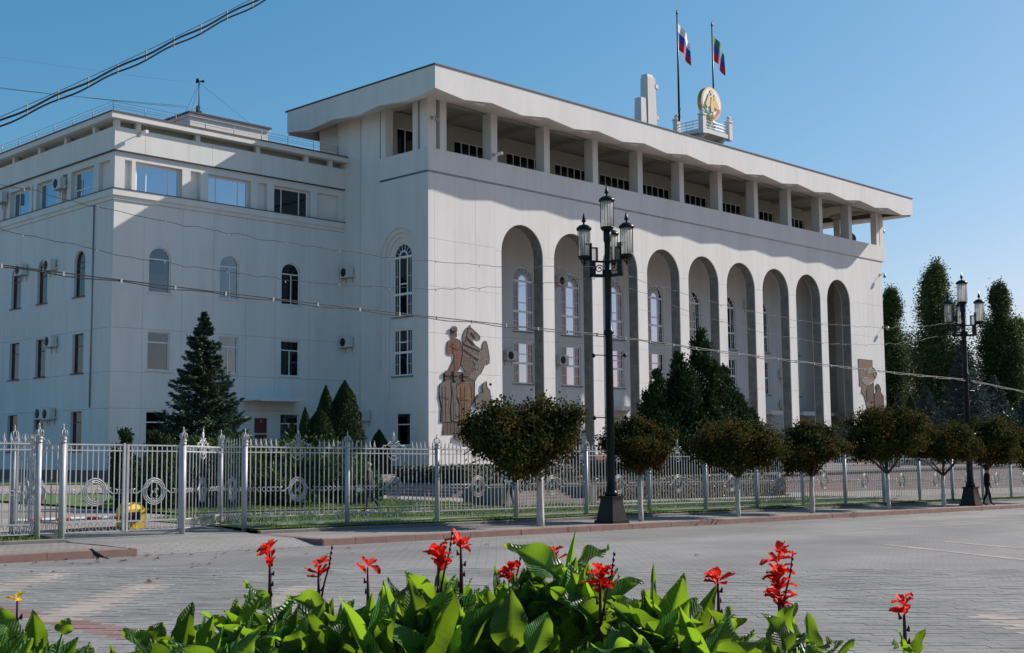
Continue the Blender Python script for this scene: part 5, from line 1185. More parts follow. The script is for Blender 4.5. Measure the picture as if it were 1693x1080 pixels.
def hedge(x0, x1, y0, y1, h, label, z=None, rose=False):
    n = int((x1 - x0) * (y1 - y0) * 60 + (x1 - x0) * h * 160 + (y1 - y0) * h * 120); g = np.random.default_rng(int(abs(x0 * 7 + y0)) + 1)
    cx, cy = (x0 + x1) / 2, (y0 + y1) / 2; P = g.uniform(0, 1, (n, 3)) * np.array([x1 - x0, y1 - y0, h]) - np.array([(x1 - x0) / 2, (y1 - y0) / 2, 0])
    f = g.integers(0, 4, n); P[f < 2, 2] = h * (1 + .05 * np.sin(P[f < 2, 0] * 3)) + g.normal(size=(f < 2).sum()) * .05; P[f == 2, 1] = -(y1 - y0) / 2 + g.normal(size=(f == 2).sum()) * .05; P[f == 3, 0] = -(x1 - x0) / 2 + g.normal(size=(f == 3).sum()) * .05
    t = thing('hedge', (cx, cy, zcourt(cx, cy) - .05 if z is None else z), label, 'hedge', 'clipped hedges in the courtyard')
    b = MB(); sh = -.0155; b.box(-(x1 - x0) / 2 + .08, -(y1 - y0) / 2 + .08, -.3, (x1 - x0) / 2 - .08, (y1 - y0) / 2 - .08, h * .93); b.v = [(v[0], v[1], v[2] + (sh * v[0] if z is None else 0)) for v in b.v]; b.build('inner_twigs', BARK, t)
    if z is None: P[:, 2] += sh * P[:, 0]
    put('foliage', cloud('foliage', P, g.normal(size=(n, 3)), g.normal(size=(n, 3)) + np.array([-.2, -.4, .6]), g.uniform(.08, .15, n), g.uniform(.06, .1, n), M_HEDGE), t)
    if rose:
        RM = MATS.get('rose_petals') or mat('rose_petals', (.5, .05, .08), .6)
        for k in range(14):
            b = MB(); a = g.uniform(-.48, .48) * (x1 - x0); b.lathe([(.01, 0), (.05, .02), (.06, .06), (.02, .1)], 6, (a, g.uniform(-.5, .3) * (y1 - y0), h + .03 + sh * a)); b.build('rose', RM, t)
hedge(-24.0, -3.0, -32.8, -30.6, 1.0, 'long clipped rose hedge along the courtyard path before the arches', None, True)
hedge(-19.5, -10, -24.5, -19, .8, 'low square hedge before the near mosaic', -.5)
hedge(-8, 20, -19, -17, .9, 'hedge on the terrace before the arches', -.5)

# courtyard terrace with steps
ter = tag(put('terrace', None, None, (0, 0, 0)), kind='structure')
b = MB(); b.box(-20.5, -26.8, -3.2, 76, -.16, -.5); b.build('terrace_slab', PINK, ter)
b = MB(); b.box(-20.7, -27.0, -.5, 76, -26.6, -.36); b.build('coping', KERBG, ter)
nst = 9
for i in range(nst):
    z1 = -.5 - .17 * (i + 1); b = MB(); b.box(-1, -27.0 - .4 * (i + 1), -3.4, 45, -27.0 - .4 * i - .003, z1); b.build('step', PINK, ter)
for i in range(4):
    z1 = -.5 - .14 * (i + 1); b = MB(); b.box(-20.5 - .42 * (i + 1), -26.0, -1.6, -20.5 - .42 * i - .003, -18, z1); b.build('step', PINK, ter)
for i in range(5):
    b = MB(); b.box(-26.5 + .2 * i, -34.5 + i * .45, -1.4, -21.5, -34.05 + i * .45 - .003, zcourt(-24, -33) + .02 + .11 * (i + 1)); b.build('step', PATH, ter)
b = MB(); b.box(-26.9, -34.6, -1.4, -26.5, -32.2, zcourt(-27, -33) + .75); b.box(-21.5, -34.6, -1.4, -21.1, -32.9, zcourt(-21, -33) + .75); b.build('step_wall', KERBG, ter)

# grass blades along the fence and on the near lawn
def grass(name, label, boxes, n, h, seed):
    g = np.random.default_rng(seed); P = []
    for (x0, x1, y0, y1, w) in boxes:
        k = int(n * w); q = np.stack([g.uniform(x0, x1, k), g.uniform(y0, y1, k)], 1); P.append(q)
    P = np.concatenate(P); k = len(P); hh = g.uniform(.5, 1.3, k) * h * (1 + .8 * np.sin(P[:, 0] * 2.3) * np.sin(P[:, 0] * .7 + 1).clip(0))
    z = np.array([zf(x) for x in P[:, 0]]) - .09 + hh / 2 + np.where(P[:, 1] > -40.9, .12 + .009 * (P[:, 1] + 41.8), 0)
    C = np.column_stack([P, z]); Dv = g.normal(size=(k, 3)) * .35; Dv[:, 2] = 1
    o = put(name, cloud(name, C, Dv, g.normal(size=(k, 3)), hh, g.uniform(.02, .04, k), M_GRASS)); tag(o, label, 'grass', None, 'stuff')
grass('grass', 'tufts of grass along the foot of the fence', [(-44.1, -6, -42.5, -41.2, .5), (-44.1, -6, -41.2, -36.8, .7), (-6, 12, -42.5, -41.2, .1), (-60, -50, -42.5, -41.2, .1)], 40000, .09, 5)
grass('lawn_grass', 'short grass of the courtyard lawn', [(-41.5, -27.3, -34.1, -28, 1)], 14000, .09, 6)

# ------------------------------------------------------------------ far houses
HW = mat('house_wall_grey', (0.42, 0.40, 0.38), .9, .1, 1); HP = mat('house_wall_pink', (0.34, 0.20, 0.17), .9, .12, 1); HR = mat('house_roof_red', (0.22, 0.10, 0.085), .8, .15, 1); HG = mat('house_roof_grey', (0.33, 0.31, 0.30), .7, .15, 1)
def house(x, y, w, d, h, rh, wm, rm, rz, label):
    t = thing('house', (x, y, zcourt(x, y) - .3), label, 'house', 'houses beyond the garden', rz)
    b = MB(); b.box(-w / 2, -d / 2, 0, w / 2, d / 2, h); b.build('wall', wm, t)
    b = MB(); b.add([(-w / 2 - .4, -d / 2 - .4, h), (w / 2 + .4, -d / 2 - .4, h), (w / 2 + .4, d / 2 + .4, h), (-w / 2 - .4, d / 2 + .4, h), (-w / 2 - .4, 0, h + rh), (w / 2 + .4, 0, h + rh)], [(0, 1, 5, 4), (2, 3, 4, 5), (0, 4, 3), (1, 2, 5), (0, 3, 2, 1)]); rf = b.build('roof', rm, t)
    b = MB(); b.box(-w * .2, -.4, h + rh * .3, -w * .2 + .8, .4, h + rh + 1.0); b.build('chimney', wm, rf)
    for i in range(int(w / 3)):
        for zz in [1.2 + 3 * k for k in range(int(h / 3.2))]:
            b = MB(); b.box(-w / 2 + 1 + i * 3, -d / 2 - .04, zz, -w / 2 + 2.3 + i * 3, -d / 2 - .005, zz + 1.5); wd = b.build('window', WFRAME, t)
            b = MB(); b.box(-w / 2 + 1.1 + i * 3, -d / 2 - .05, zz + .1, -w / 2 + 2.2 + i * 3, -d / 2 - .041, zz + 1.4); b.build('pane', GLASSR, wd)
house(121, 24, 14, 10, 12.5, 4.2, HP, HR, R(-20), 'house with a red gabled roof behind the tallest poplar')
house(113, 14, 12, 7, 10.0, 1.8, HW, HG, R(-30), 'grey-roofed house beside the far end of the main building')
house(135, 8, 16, 10, 13.0, 3.0, HW, HG, R(-35), 'pale grey house at the right picture edge behind the trees')
house(150, 40, 26, 12, 13.5, 4.0, HP, HR, R(-35), 'long red-roofed house farthest behind the blue spruces')
ds = thing('satellite_dish', (109.5, 17, 9.8), 'large grey satellite dish above the far house roof', 'dish')
b = MB(); b.lathe([(.1, 0), (.6, .08), (1.1, .28), (1.4, .52), (1.36, .54), (.6, .13), (.1, .05)], 22); o = b.build('reflector', LINING, ds); o.location = (0, 0, 4.3); o.rotation_euler = (R(65), 0, R(-20))
b = MB(); b.tube([(0, .3, -9), (0, .3, 4.3)], .12, 6); b.build('mast', METAL, ds)

# ------------------------------------------------------------------ canna bed in front
def cannamat(name, base, trans, tf, rough):
    m = bpy.data.materials.new(name); m.use_nodes = True; t = m.node_tree; N = t.nodes; L = t.links; P = N['Principled BSDF']; out = N['Material Output']
    tc_ = N.new('ShaderNodeTexCoord'); oi = N.new('ShaderNodeObjectInfo'); sx = N.new('ShaderNodeSeparateXYZ'); L.new(tc_.outputs['Object'], sx.inputs[0])
    ab = N.new('ShaderNodeMath'); ab.operation = 'ABSOLUTE'; L.new(sx.outputs[0], ab.inputs[0])
    m1 = N.new('ShaderNodeMath'); m1.operation = 'MULTIPLY_ADD'; m1.inputs[1].default_value = -.75; L.new(ab.outputs[0], m1.inputs[0]); L.new(sx.outputs[1], m1.inputs[2])
    nz = N.new('ShaderNodeTexNoise'); nz.inputs['Scale'].default_value = 9; L.new(tc_.outputs['Object'], nz.inputs[0])
    m2 = N.new('ShaderNodeMath'); m2.operation = 'MULTIPLY_ADD'; m2.inputs[1].default_value = .03; L.new(nz.outputs[0], m2.inputs[0]); L.new(m1.outputs[0], m2.inputs[2])
    s = N.new('ShaderNodeMath'); s.operation = 'MULTIPLY'; s.inputs[1].default_value = 82; L.new(m2.outputs[0], s.inputs[0])
    sn_ = N.new('ShaderNodeMath'); sn_.operation = 'SINE'; L.new(s.outputs[0], sn_.inputs[0])
    mid = N.new('ShaderNodeMapRange'); mid.inputs[1].default_value = .0; mid.inputs[2].default_value = .016; mid.inputs[3].default_value = 1; mid.inputs[4].default_value = 0; L.new(ab.outputs[0], mid.inputs[0])
    bp = N.new('ShaderNodeBump'); bp.inputs['Strength'].default_value = .9; bp.inputs['Distance'].default_value = .008; L.new(sn_.outputs[0], bp.inputs['Height']); L.new(bp.outputs[0], P.inputs['Normal'])
    hs = N.new('ShaderNodeHueSaturation'); hr = N.new('ShaderNodeMapRange'); hr.inputs[3].default_value = .475; hr.inputs[4].default_value = .53; L.new(oi.outputs['Random'], hr.inputs[0]); L.new(hr.outputs[0], hs.inputs['Hue'])
    vr = N.new('ShaderNodeMapRange'); vr.inputs[3].default_value = .55; vr.inputs[4].default_value = 1.4; L.new(oi.outputs['Random'], vr.inputs[0]); L.new(vr.outputs[0], hs.inputs['Value'])
    vn = N.new('ShaderNodeMapRange'); vn.inputs[1].default_value = -1; vn.inputs[2].default_value = 1; L.new(sn_.outputs[0], vn.inputs[0])
    vm = N.new('ShaderNodeMix'); vm.data_type = 'RGBA'; L.new(vn.outputs[0], vm.inputs[0]); vm.inputs[6].default_value = (base[0] * .72, base[1] * .72, base[2] * .72, 1); vm.inputs[7].default_value = (base[0] * 1.35, base[1] * 1.3, base[2] * 1.3, 1)
    mx = N.new('ShaderNodeMix'); mx.data_type = 'RGBA'; L.new(mid.outputs[0], mx.inputs[0]); L.new(vm.outputs[2], mx.inputs[6]); mx.inputs[7].default_value = (base[0] * 2.2, base[1] * 1.7, base[2] * 2.2, 1)
    n2 = N.new('ShaderNodeTexNoise'); n2.inputs['Scale'].default_value = 3.5; n2.inputs['Detail'].default_value = 6; L.new(tc_.outputs['Object'], n2.inputs[0])
    r2 = N.new('ShaderNodeMapRange'); r2.inputs[1].default_value = .60; r2.inputs[2].default_value = .78
    ed = N.new('ShaderNodeMath'); ed.operation = 'POWER'; ed.inputs[1].default_value = 9; L.new(sx.outputs[1], ed.inputs[0])
    em_ = N.new('ShaderNodeMath'); em_.operation = 'MULTIPLY_ADD'; em_.inputs[1].default_value = .16; L.new(ed.outputs[0], em_.inputs[0]); L.new(n2.outputs[0], em_.inputs[2]); L.new(em_.outputs[0], r2.inputs[0])
    mx2 = N.new('ShaderNodeMix'); mx2.data_type = 'RGBA'; L.new(r2.outputs[0], mx2.inputs[0]); L.new(mx.outputs[2], mx2.inputs[6]); mx2.inputs[7].default_value = (.16, .12, .03, 1)
    L.new(mx2.outputs[2], hs.inputs['Color']); L.new(hs.outputs[0], P.inputs['Base Color']); P.inputs['Roughness'].default_value = rough; P.inputs['Specular IOR Level'].default_value = .45
    tr = N.new('ShaderNodeBsdfTranslucent'); h2 = N.new('ShaderNodeHueSaturation'); h2.inputs['Color'].default_value = (*trans, 1); L.new(vr.outputs[0], h2.inputs['Value']); L.new(h2.outputs[0], tr.inputs[0])
    ms = N.new('ShaderNodeMixShader'); ms.inputs[0].default_value = tf; L.new(P.outputs[0], ms.inputs[1]); L.new(tr.outputs[0], ms.inputs[2]); L.new(ms.outputs[0], out.inputs[0])
    return m
CANNA = cannamat('canna_leaf', (0.046, 0.115, 0.030), (0.27, 0.46, 0.02), .42, .42)
PETAL = leafmat('red_petals', (0.55, 0.012, 0.010), (0.72, 0.04, 0.016), .38, (0.85, .035, .02), .6, 30, .3, .7, .7, .2)
PETALY = leafmat('yellow_petals', (0.75, 0.45, 0.02), (0.8, 0.55, 0.05), .3, (0.8, .5, .02), .5)
STEMM = mat('canna_stem', (0.055, 0.09, 0.025), .5, .2, 8); STALK = mat('canna_stalk_maroon', (0.055, 0.018, 0.018), .5, .25, 12)
def canna_leaf_mesh(seed, curl, fold, wave):
    rr = random.Random(seed); nl, nw = 52, 10; vs = []; tw = rr.uniform(-.25, .25)
    for i in range(nl + 1):
        t = i / nl; w = .5 * (math.sin(math.pi * min(1, t ** .72)) ** .95) * (1 - .25 * t) * (1 + .03 * math.sin(t * 23 + seed)) + (.012 if i < nl else 0)
        for j in range(nw + 1):
            s = j / nw * 2 - 1; x = s * w; z = fold * abs(s) * w + wave * math.sin(t * 11 + seed + (2 if s > 0 else 0)) * abs(s) ** 2 * .12 + 0.0032 * math.sin(82 * (t - .75 * abs(x))) * min(1, abs(s) * 3) * min(1, (1 - abs(s)) * 5)
            y = t; zc_ = -curl * (t ** 2) ; a = tw * t
            vs.append((x * math.cos(a) - z * math.sin(a), y - .25 * abs(curl) * t ** 3, z * math.cos(a) + x * math.sin(a) + zc_))
    b = MB(); b.add(vs, [(i * (nw + 1) + j, i * (nw + 1) + j + 1, (i + 1) * (nw + 1) + j + 1, (i + 1) * (nw + 1) + j) for i in range(nl) for j in range(nw)], True)
    return b.mesh('leaf', CANNA)
LM_ = [canna_leaf_mesh(k, [.12, .35, .22, .5, .05, .3, .42][k % 7], [.5, .3, .8, .45, .95, .35, .65][k % 7], [.8, 1.4, .6, 1.2, .8, 1.6, 1.2][k % 7]) for k in range(14)]
def petals(kind, seed):
    rr = random.Random(seed); b = MB(); n = {'R': 26, 'r': 13, 'b': 4, 'y': 7}[kind]; hgt = {'R': .13, 'r': .085, 'b': .06, 'y': .05}[kind]
    for k in range(n):
        a = rr.uniform(0, 6.283); z0 = -rr.uniform(0, hgt); d = Vector((math.cos(a), math.sin(a), 0)); el = rr.uniform(.3, 1.35); L = rr.uniform(.05, .085); w = rr.uniform(.017, .034); ph = rr.uniform(0, 6)
        up = Vector((0, 0, 1)); ax = d * math.cos(el) + up * math.sin(el); sd = Vector((-d.y, d.x, 0)); base = Vector((0, 0, z0)) + d * .008; vs = []
        dr = rr.uniform(.1, .75)
        for i in range(9):
            t = i / 8; ww = w * math.sin(math.pi * (.1 + .82 * t ** 1.3)) + .001; c = base + ax * L * t + d * L * .3 * t * t - up * L * dr * t ** 3; rf = .006 * math.sin(t * 14 + ph) * t
            vs += [c - sd * ww + ax * .006 + up * rf, c - sd * ww * .5 - up * ww * .2 - up * rf * .5, c - up * ww * .3, c + sd * ww * .5 - up * ww * .2 + up * rf * .5, c + sd * ww + ax * .006 - up * rf]
        b.add(vs, [(5 * i + j, 5 * i + j + 1, 5 * i + 6 + j, 5 * i + 5 + j) for i in range(8) for j in range(4)], True)
    return b.mesh('flower', PETALY if kind == 'y' else PETAL)
bed = tag(put('flower_bed', None, None, (0, 0, 0)), kind='structure')
b = MB(); cs = [C2 + E1 * a + E2 * c for a, c in ((-4.2, 5.4), (3.4, 5.4), (3.4, 9.3), (-4.2, 9.3))]
b.add([(v.x, v.y, -1.1) for v in cs] + [(v.x, v.y, -.72) for v in cs], [(0, 3, 2, 1), (4, 5, 6, 7), (0, 1, 5, 4), (1, 2, 6, 5), (2, 3, 7, 6), (3, 0, 4, 7)]); b.build('soil', SOIL, bed)
GZ = -.74
ENV = [(-40, 1000), (0, 992), (60, 1005), (110, 1018), (150, 1062), (205, 1040), (262, 1026), (318, 988), (360, 1012), (405, 955), (465, 978), (545, 975), (600, 965), (640, 955), (670, 940), (730, 935), (800, 965), (830, 930), (900, 905), (960, 915), (1040, 965), (1085, 965), (1130, 955), (1170, 1008), (1270, 1012), (1312, 990), (1334, 1078)]
def env(u):
    for (a, va), (c, vc) in zip(ENV, ENV[1:]):
        if a <= u <= c: return va + (vc - va) * (u - a) / (c - a)
    return 1090
FLW = [('r', -59.09, -64.59, 0.56, 'canna with two small red blooms, first red one from the left picture edge'), ('r', -59.09, -65.08, 0.50, 'canna with one small red bloom, second red one from the left picture edge'), ('b', -58.99, -65.41, 0.50, 'canna with a nearly spent dark red flower spike'), ('R', -58.82, -65.82, 0.60, 'canna with a large spiky red bloom before the kerb corner'), ('r', -58.59, -65.76, 0.65, 'canna with a red bloom just right of the large spiky one'), ('R', -57.82, -65.39, 0.43, 'canna with a red bloom half behind the big flat leaf'), ('r', -57.33, -65.33, 0.49, 'canna whose red bloom peeps over the big flat leaf'), ('R', -58.42, -66.66, 0.50, 'canna with the big red bloom in the middle of the bed'), ('r', -57.71, -66.92, 0.45, 'canna with a red bloom between two dark bud stalks'), ('R', -57.78, -67.36, 0.50, 'canna with the tall double red bloom at the right end of the clump'), ('r', -57.81, -68.09, 0.41, 'lone canna with a loose red bloom at the bottom right'), ('y', -60.75, -64.78, 0.42, 'yellow-flowered canna in the bottom left corner')]
rr = random.Random(5); plants = []
def canna(x, y, label, group=None):
    p = thing('canna_plant', (x, y, GZ), label, 'canna', group); plants.append(p); return p
def leaf_at(p, base, tip, w, k, roll=0.0, flip=1):
    base = Vector(base); tip = Vector(tip); Y = (tip - base); L = Y.length; Y.normalize()
    tocam = (CP - base).normalized(); Zv = (tocam * .75 + Vector((0, 0, .8)) + Vector((.3, -.3, 0)) * roll).normalized(); X = Y.cross(Zv).normalized(); Zv = X.cross(Y)
    if roll: 
        X, Zv = X * math.cos(roll) + Zv * math.sin(roll), Zv * math.cos(roll) - X * math.sin(roll)
    o = put('leaf', LM_[k % len(LM_)], p); sx = w; M = Matrix(((X.x * sx, Y.x * L, Zv.x * L * .6, 0), (X.y * sx, Y.y * L, Zv.y * L * .6, 0), (X.z * sx, Y.z * L, Zv.z * L * .6, 0), (0, 0, 0, 1))); M.translation = base - p.location; o.matrix_local = M
    return o
def stem(p, top, r=.016, m=None):
    t = Vector(top) - p.location; b = MB(); b.tube([(0, 0, -.03), (t.x * .3 + .01, t.y * .3, t.z * .5), (t.x, t.y, t.z)], [r * 1.2, r, r * .7], 6); return b.build('stem', m or STEMM, p)
tops = {}
for i, (kd, x, y, z, lab) in enumerate(FLW):
    p = canna(x, y, lab, 'flowering cannas'); zt = z - (.17 if kd == 'R' else .1); s_ = stem(p, (x, y, zt - .3)); tops[p.name] = zt
    b = MB(); b.tube([(0, 0, zt - .3 - GZ), (.006, .004, zt - .12 - GZ), (0, 0, z - .02 - GZ)], [.014, .011, .006], 6)
    for k in range(5): 
        a = rr.uniform(0, 6.28); q = Vector((.018 * math.cos(a), .018 * math.sin(a), zt - .25 + k * .06 - GZ)); b.tube([q * 1.0, q + Vector((.01 * math.cos(a), .01 * math.sin(a), .03))], [.011, .003], 5)
    b.build('flower_stalk', STALK, p)
    f = put('flower', petals(kd, 30 + i), p, (0, 0, z - GZ), 0, (.62,) * 3 if kd == 'y' else None); f.rotation_euler = (rr.uniform(-.15, .15), rr.uniform(-.15, .15), 0)
    if i == 9: put('flower', petals('r', 77), p, (-.005, .0, z + .1 - GZ)); put('flower', petals('R', 78), p, (.03, .02, z - .1 - GZ))
    if kd in 'Rr' and i % 2:
        b = MB(); q = Vector((.02, -.03, z - .12 - GZ)); b.tube([(0, 0, z - .3 - GZ), q, q + Vector((.02, -.02, .1)), q + Vector((.03, -.03, .2))], [.007, .006, .005, .003], 5); 
        for k in range(4): c_ = q + Vector((.022 + .003 * k, -.022 - .003 * k, .1 + .03 * k)); b.lathe([(.002, 0), (.008, .008), (.007, .018), (.001, .026)], 5, c_)
        b.build('bud_stalk', STALK, p)
HERO = [(-58.33,-66.31,0.41,-58.55,-66.08,0.64,0.20),(-58.23,-66.27,0.41,-57.93,-66.32,0.65,0.10),(-58.17,-66.19,0.34,-58.13,-66.24,0.71,0.04),(-58.96,-66.52,0.11,-58.97,-66.51,0.47,0.20),(-58.37,-67.03,0.09,-58.30,-67.13,0.51,0.20),(-58.10,-67.60,0.14,-58.23,-67.58,0.34,0.16),(-57.86,-67.41,0.10,-57.82,-67.47,0.37,0.14),(-58.16,-66.51,0.08,-58.19,-66.32,0.47,0.20),(-58.31,-66.64,0.14,-58.65,-66.56,0.45,0.16),(-59.29,-65.94,0.10,-59.31,-65.92,0.39,0.17),(-58.66,-65.70,0.23,-58.62,-65.60,0.51,0.10),(-58.63,-65.59,0.15,-58.70,-65.39,0.45,0.18),(-59.00,-66.06,0.23,-59.30,-66.19,0.40,0.17),(-59.28,-65.44,0.25,-59.44,-65.19,0.38,0.12),(-59.60,-66.07,0.15,-59.79,-66.05,0.31,0.12),(-59.43,-65.08,0.22,-59.49,-64.92,0.45,0.10),(-59.67,-65.40,0.14,-59.77,-65.45,0.31,0.16),(-57.93,-66.62,0.17,-57.92,-66.64,0.55,0.04),(-57.85,-67.06,0.10,-57.99,-67.05,0.29,0.12),(-57.96,-67.10,0.12,-57.97,-67.25,0.26,0.12),(-60.09,-65.25,0.11,-60.05,-65.27,0.40,0.12),(-60.22,-65.17,0.13,-60.38,-65.19,0.27,0.10),(-60.16,-65.09,0.17,-60.12,-65.11,0.27,0.11),(-59.99,-65.31,0.11,-59.96,-65.33,0.31,0.10),(-60.85,-64.96,0.17,-60.90,-64.94,0.44,0.14),(-60.71,-64.91,0.16,-60.73,-64.91,0.37,0.12),(-60.51,-64.79,0.21,-60.49,-64.80,0.30,0.10),(-57.90,-68.14,0.15,-58.01,-68.15,0.23,0.12),(-57.88,-68.18,0.15,-57.86,-68.22,0.28,0.07),(-57.90,-68.13,0.15,-57.91,-68.12,0.27,0.03),(-58.92,-66.14,0.07,-58.67,-66.10,0.34,0.14),(-57.94,-66.46,0.22,-57.91,-66.82,0.33,0.12),(-58.96,-66.67,0.12,-58.83,-66.66,0.32,0.15),(-58.82,-66.97,0.14,-58.80,-67.30,0.26,0.16),(-58.35,-67.23,0.11,-58.50,-67.20,0.33,0.13),(-59.24,-65.47,0.03,-59.05,-65.49,0.31,0.13),(-58.35,-65.85,0.21,-58.32,-65.75,0.50,0.06),(-58.21,-66.76,0.21,-58.37,-66.72,0.38,0.12),(-59.83,-65.29,0.09,-59.70,-65.26,0.27,0.12),(-59.69,-65.63,0.10,-59.71,-65.62,0.29,0.15),(-59.74,-65.84,0.16,-59.96,-65.81,0.27,0.13)]
# leafy plants without flowers filling the clump
SHORT = ['first small red bloom', 'second small red bloom', 'spent dark spike', 'large spiky red bloom', 'paired red bloom', 'half-hidden red bloom', 'flat-leaf bloom', 'big middle red bloom', 'bloom with bud stalks', 'tall double red bloom', 'lone right-hand bloom', 'yellow bloom']
for i in range(80):
    u = [-30, 10, 45, 80, 115, 225, 265, 300, 335, 370, -15, 28, 62, 98, 5, 130, 240, 285, 320, 350, 18, 38, 55, 72, 90, 108, 124, 140, -5, 82][i] if i < 30 else 395 + ((i - 30) * 37.7) % 930
    d = rr.uniform(6.3, 7.9) if i >= 20 and u > 200 or i < 20 else rr.uniform(6.6, 7.4); a = (u - 846) / 2100 * d; q = C2 + E1 * a * 1.0 + E2 * d
    dirv = FW + RT * ((u - 846.5) / 2100.775); dh = Vector((dirv.x, dirv.y)).normalized(); q = C2 + dh * d
    zt = 1.137 - (env(u) - 745) / 2100 * d
    if zt < -.3: continue
    fi = min(range(12), key=lambda k: (FLW[k][1] - q.x) ** 2 + (FLW[k][2] - q.y) ** 2); fd = Vector((q.x - FLW[fi][1], q.y - FLW[fi][2])); la, lb = fd.dot(E1), fd.dot(E2)
    fj = sorted(range(12), key=lambda k: (FLW[k][1] - q.x) ** 2 + (FLW[k][2] - q.y) ** 2)[1]
    rel = ('right of' if la > 0 else 'left of') if abs(la) > abs(lb) else ('behind' if lb > 0 else 'in front of')
    p = canna(q.x, q.y, f'leafy canna {rel} the {SHORT[fi]}, nearer the {SHORT[fj]}', 'leafy cannas in the front bed'); stem(p, (q.x, q.y, zt - .22))
    for k in range(7):
        an = k * 2.4 + rr.uniform(-.5, .5); hh = zt - .22 - rr.uniform(.0, .5) * (k / 6); L = rr.uniform(.28, .46); el = rr.uniform(.5, 1.38)
        base = Vector((q.x, q.y, hh - L * .35)); tip = base + Vector((math.cos(an) * math.cos(el), math.sin(an) * math.cos(el), math.sin(el))) * L
        if tip.z > zt: base.z -= tip.z - zt; tip.z = zt
        leaf_at(p, base, tip, rr.uniform(.10, .17), rr.randrange(14), rr.uniform(-1.2, 1.2))
for i, (x0, y0, z0, x1, y1, z1, w) in enumerate(HERO):
    p = min(plants, key=lambda o: (o.location.x - x0) ** 2 + (o.location.y - y0) ** 2); leaf_at(p, (x0, y0, z0), (x1, y1, z1), w * 1.05, i, [0, .25, -.25, .4, -.4][i % 5])
    if w < .05: continue
    b = MB(); pl_ = p.location; v = Vector((x0, y0, z0)) - pl_; b.tube([(v.x * .2, v.y * .2, max(.1, v.z - .35)), (v.x * .7, v.y * .7, v.z - .12), v], [.012, .01, .007], 5); b.build('leaf_stalk', STEMM, p)
for p in plants[:12]:
    zt = tops[p.name]
    for k in range(5):
        an = k * 2.4 + rr.uniform(-.6, .6); L = rr.uniform(.25, .4); el = rr.uniform(.4, 1.2); base = Vector((p.location.x, p.location.y, zt - .5 - k * .06)); tip = base + Vector((math.cos(an) * math.cos(el), math.sin(an) * math.cos(el), math.sin(el))) * L
        leaf_at(p, base, tip, rr.uniform(.1, .16), rr.randrange(14), rr.uniform(-.8, .8))

# ------------------------------------------------------------------ people and crow
def skin_body(name, joints, edges, mats, matfn, parent, loc, rz, sub=2):
    me = bpy.data.meshes.new(name); keys = list(joints); me.from_pydata([joints[k][0] for k in keys], [(keys.index(a), keys.index(c)) for a, c in edges], [])
    o = bpy.data.objects.new(name + '_tmp', me); COL.objects.link(o)
    o.modifiers.new('s', 'SKIN'); 
    for i, k in enumerate(keys):
        r = joints[k][1]; sv = me.skin_vertices[0].data[i]; sv.radius = r if isinstance(r, tuple) else (r, r); sv.use_root = (i == 0)
    mo = o.modifiers.new('u', 'SUBSURF'); mo.levels = sub; mo.render_levels = sub
    dg = bpy.context.evaluated_depsgraph_get(); m2 = bpy.data.meshes.new_from_object(o.evaluated_get(dg)); bpy.data.objects.remove(o)
    m2.name = name; m2.materials.clear()
    for m in mats: m2.materials.append(m)
    for f in m2.polygons: f.material_index = matfn(f.center); f.use_smooth = True
    return put(name, m2, parent, loc, rz)
SKIN = mat('skin', (0.36, 0.20, 0.14), .6, .06, 12); HAIRG = mat('grey_hair', (0.35, 0.34, 0.33), .8, .1, 20); HAIRD = mat('dark_hair', (0.015, 0.012, 0.01), .6, .2, 20)
CL = {k: mat('cloth_' + k, v, .9, .15, 9, .3, 60) for k, v in dict(black=(0.010, 0.010, 0.012), charcoal=(0.03, 0.03, 0.035), brown=(0.055, 0.045, 0.042), white=(0.55, 0.56, 0.58), shoe=(0.012, 0.011, 0.010)).items()}
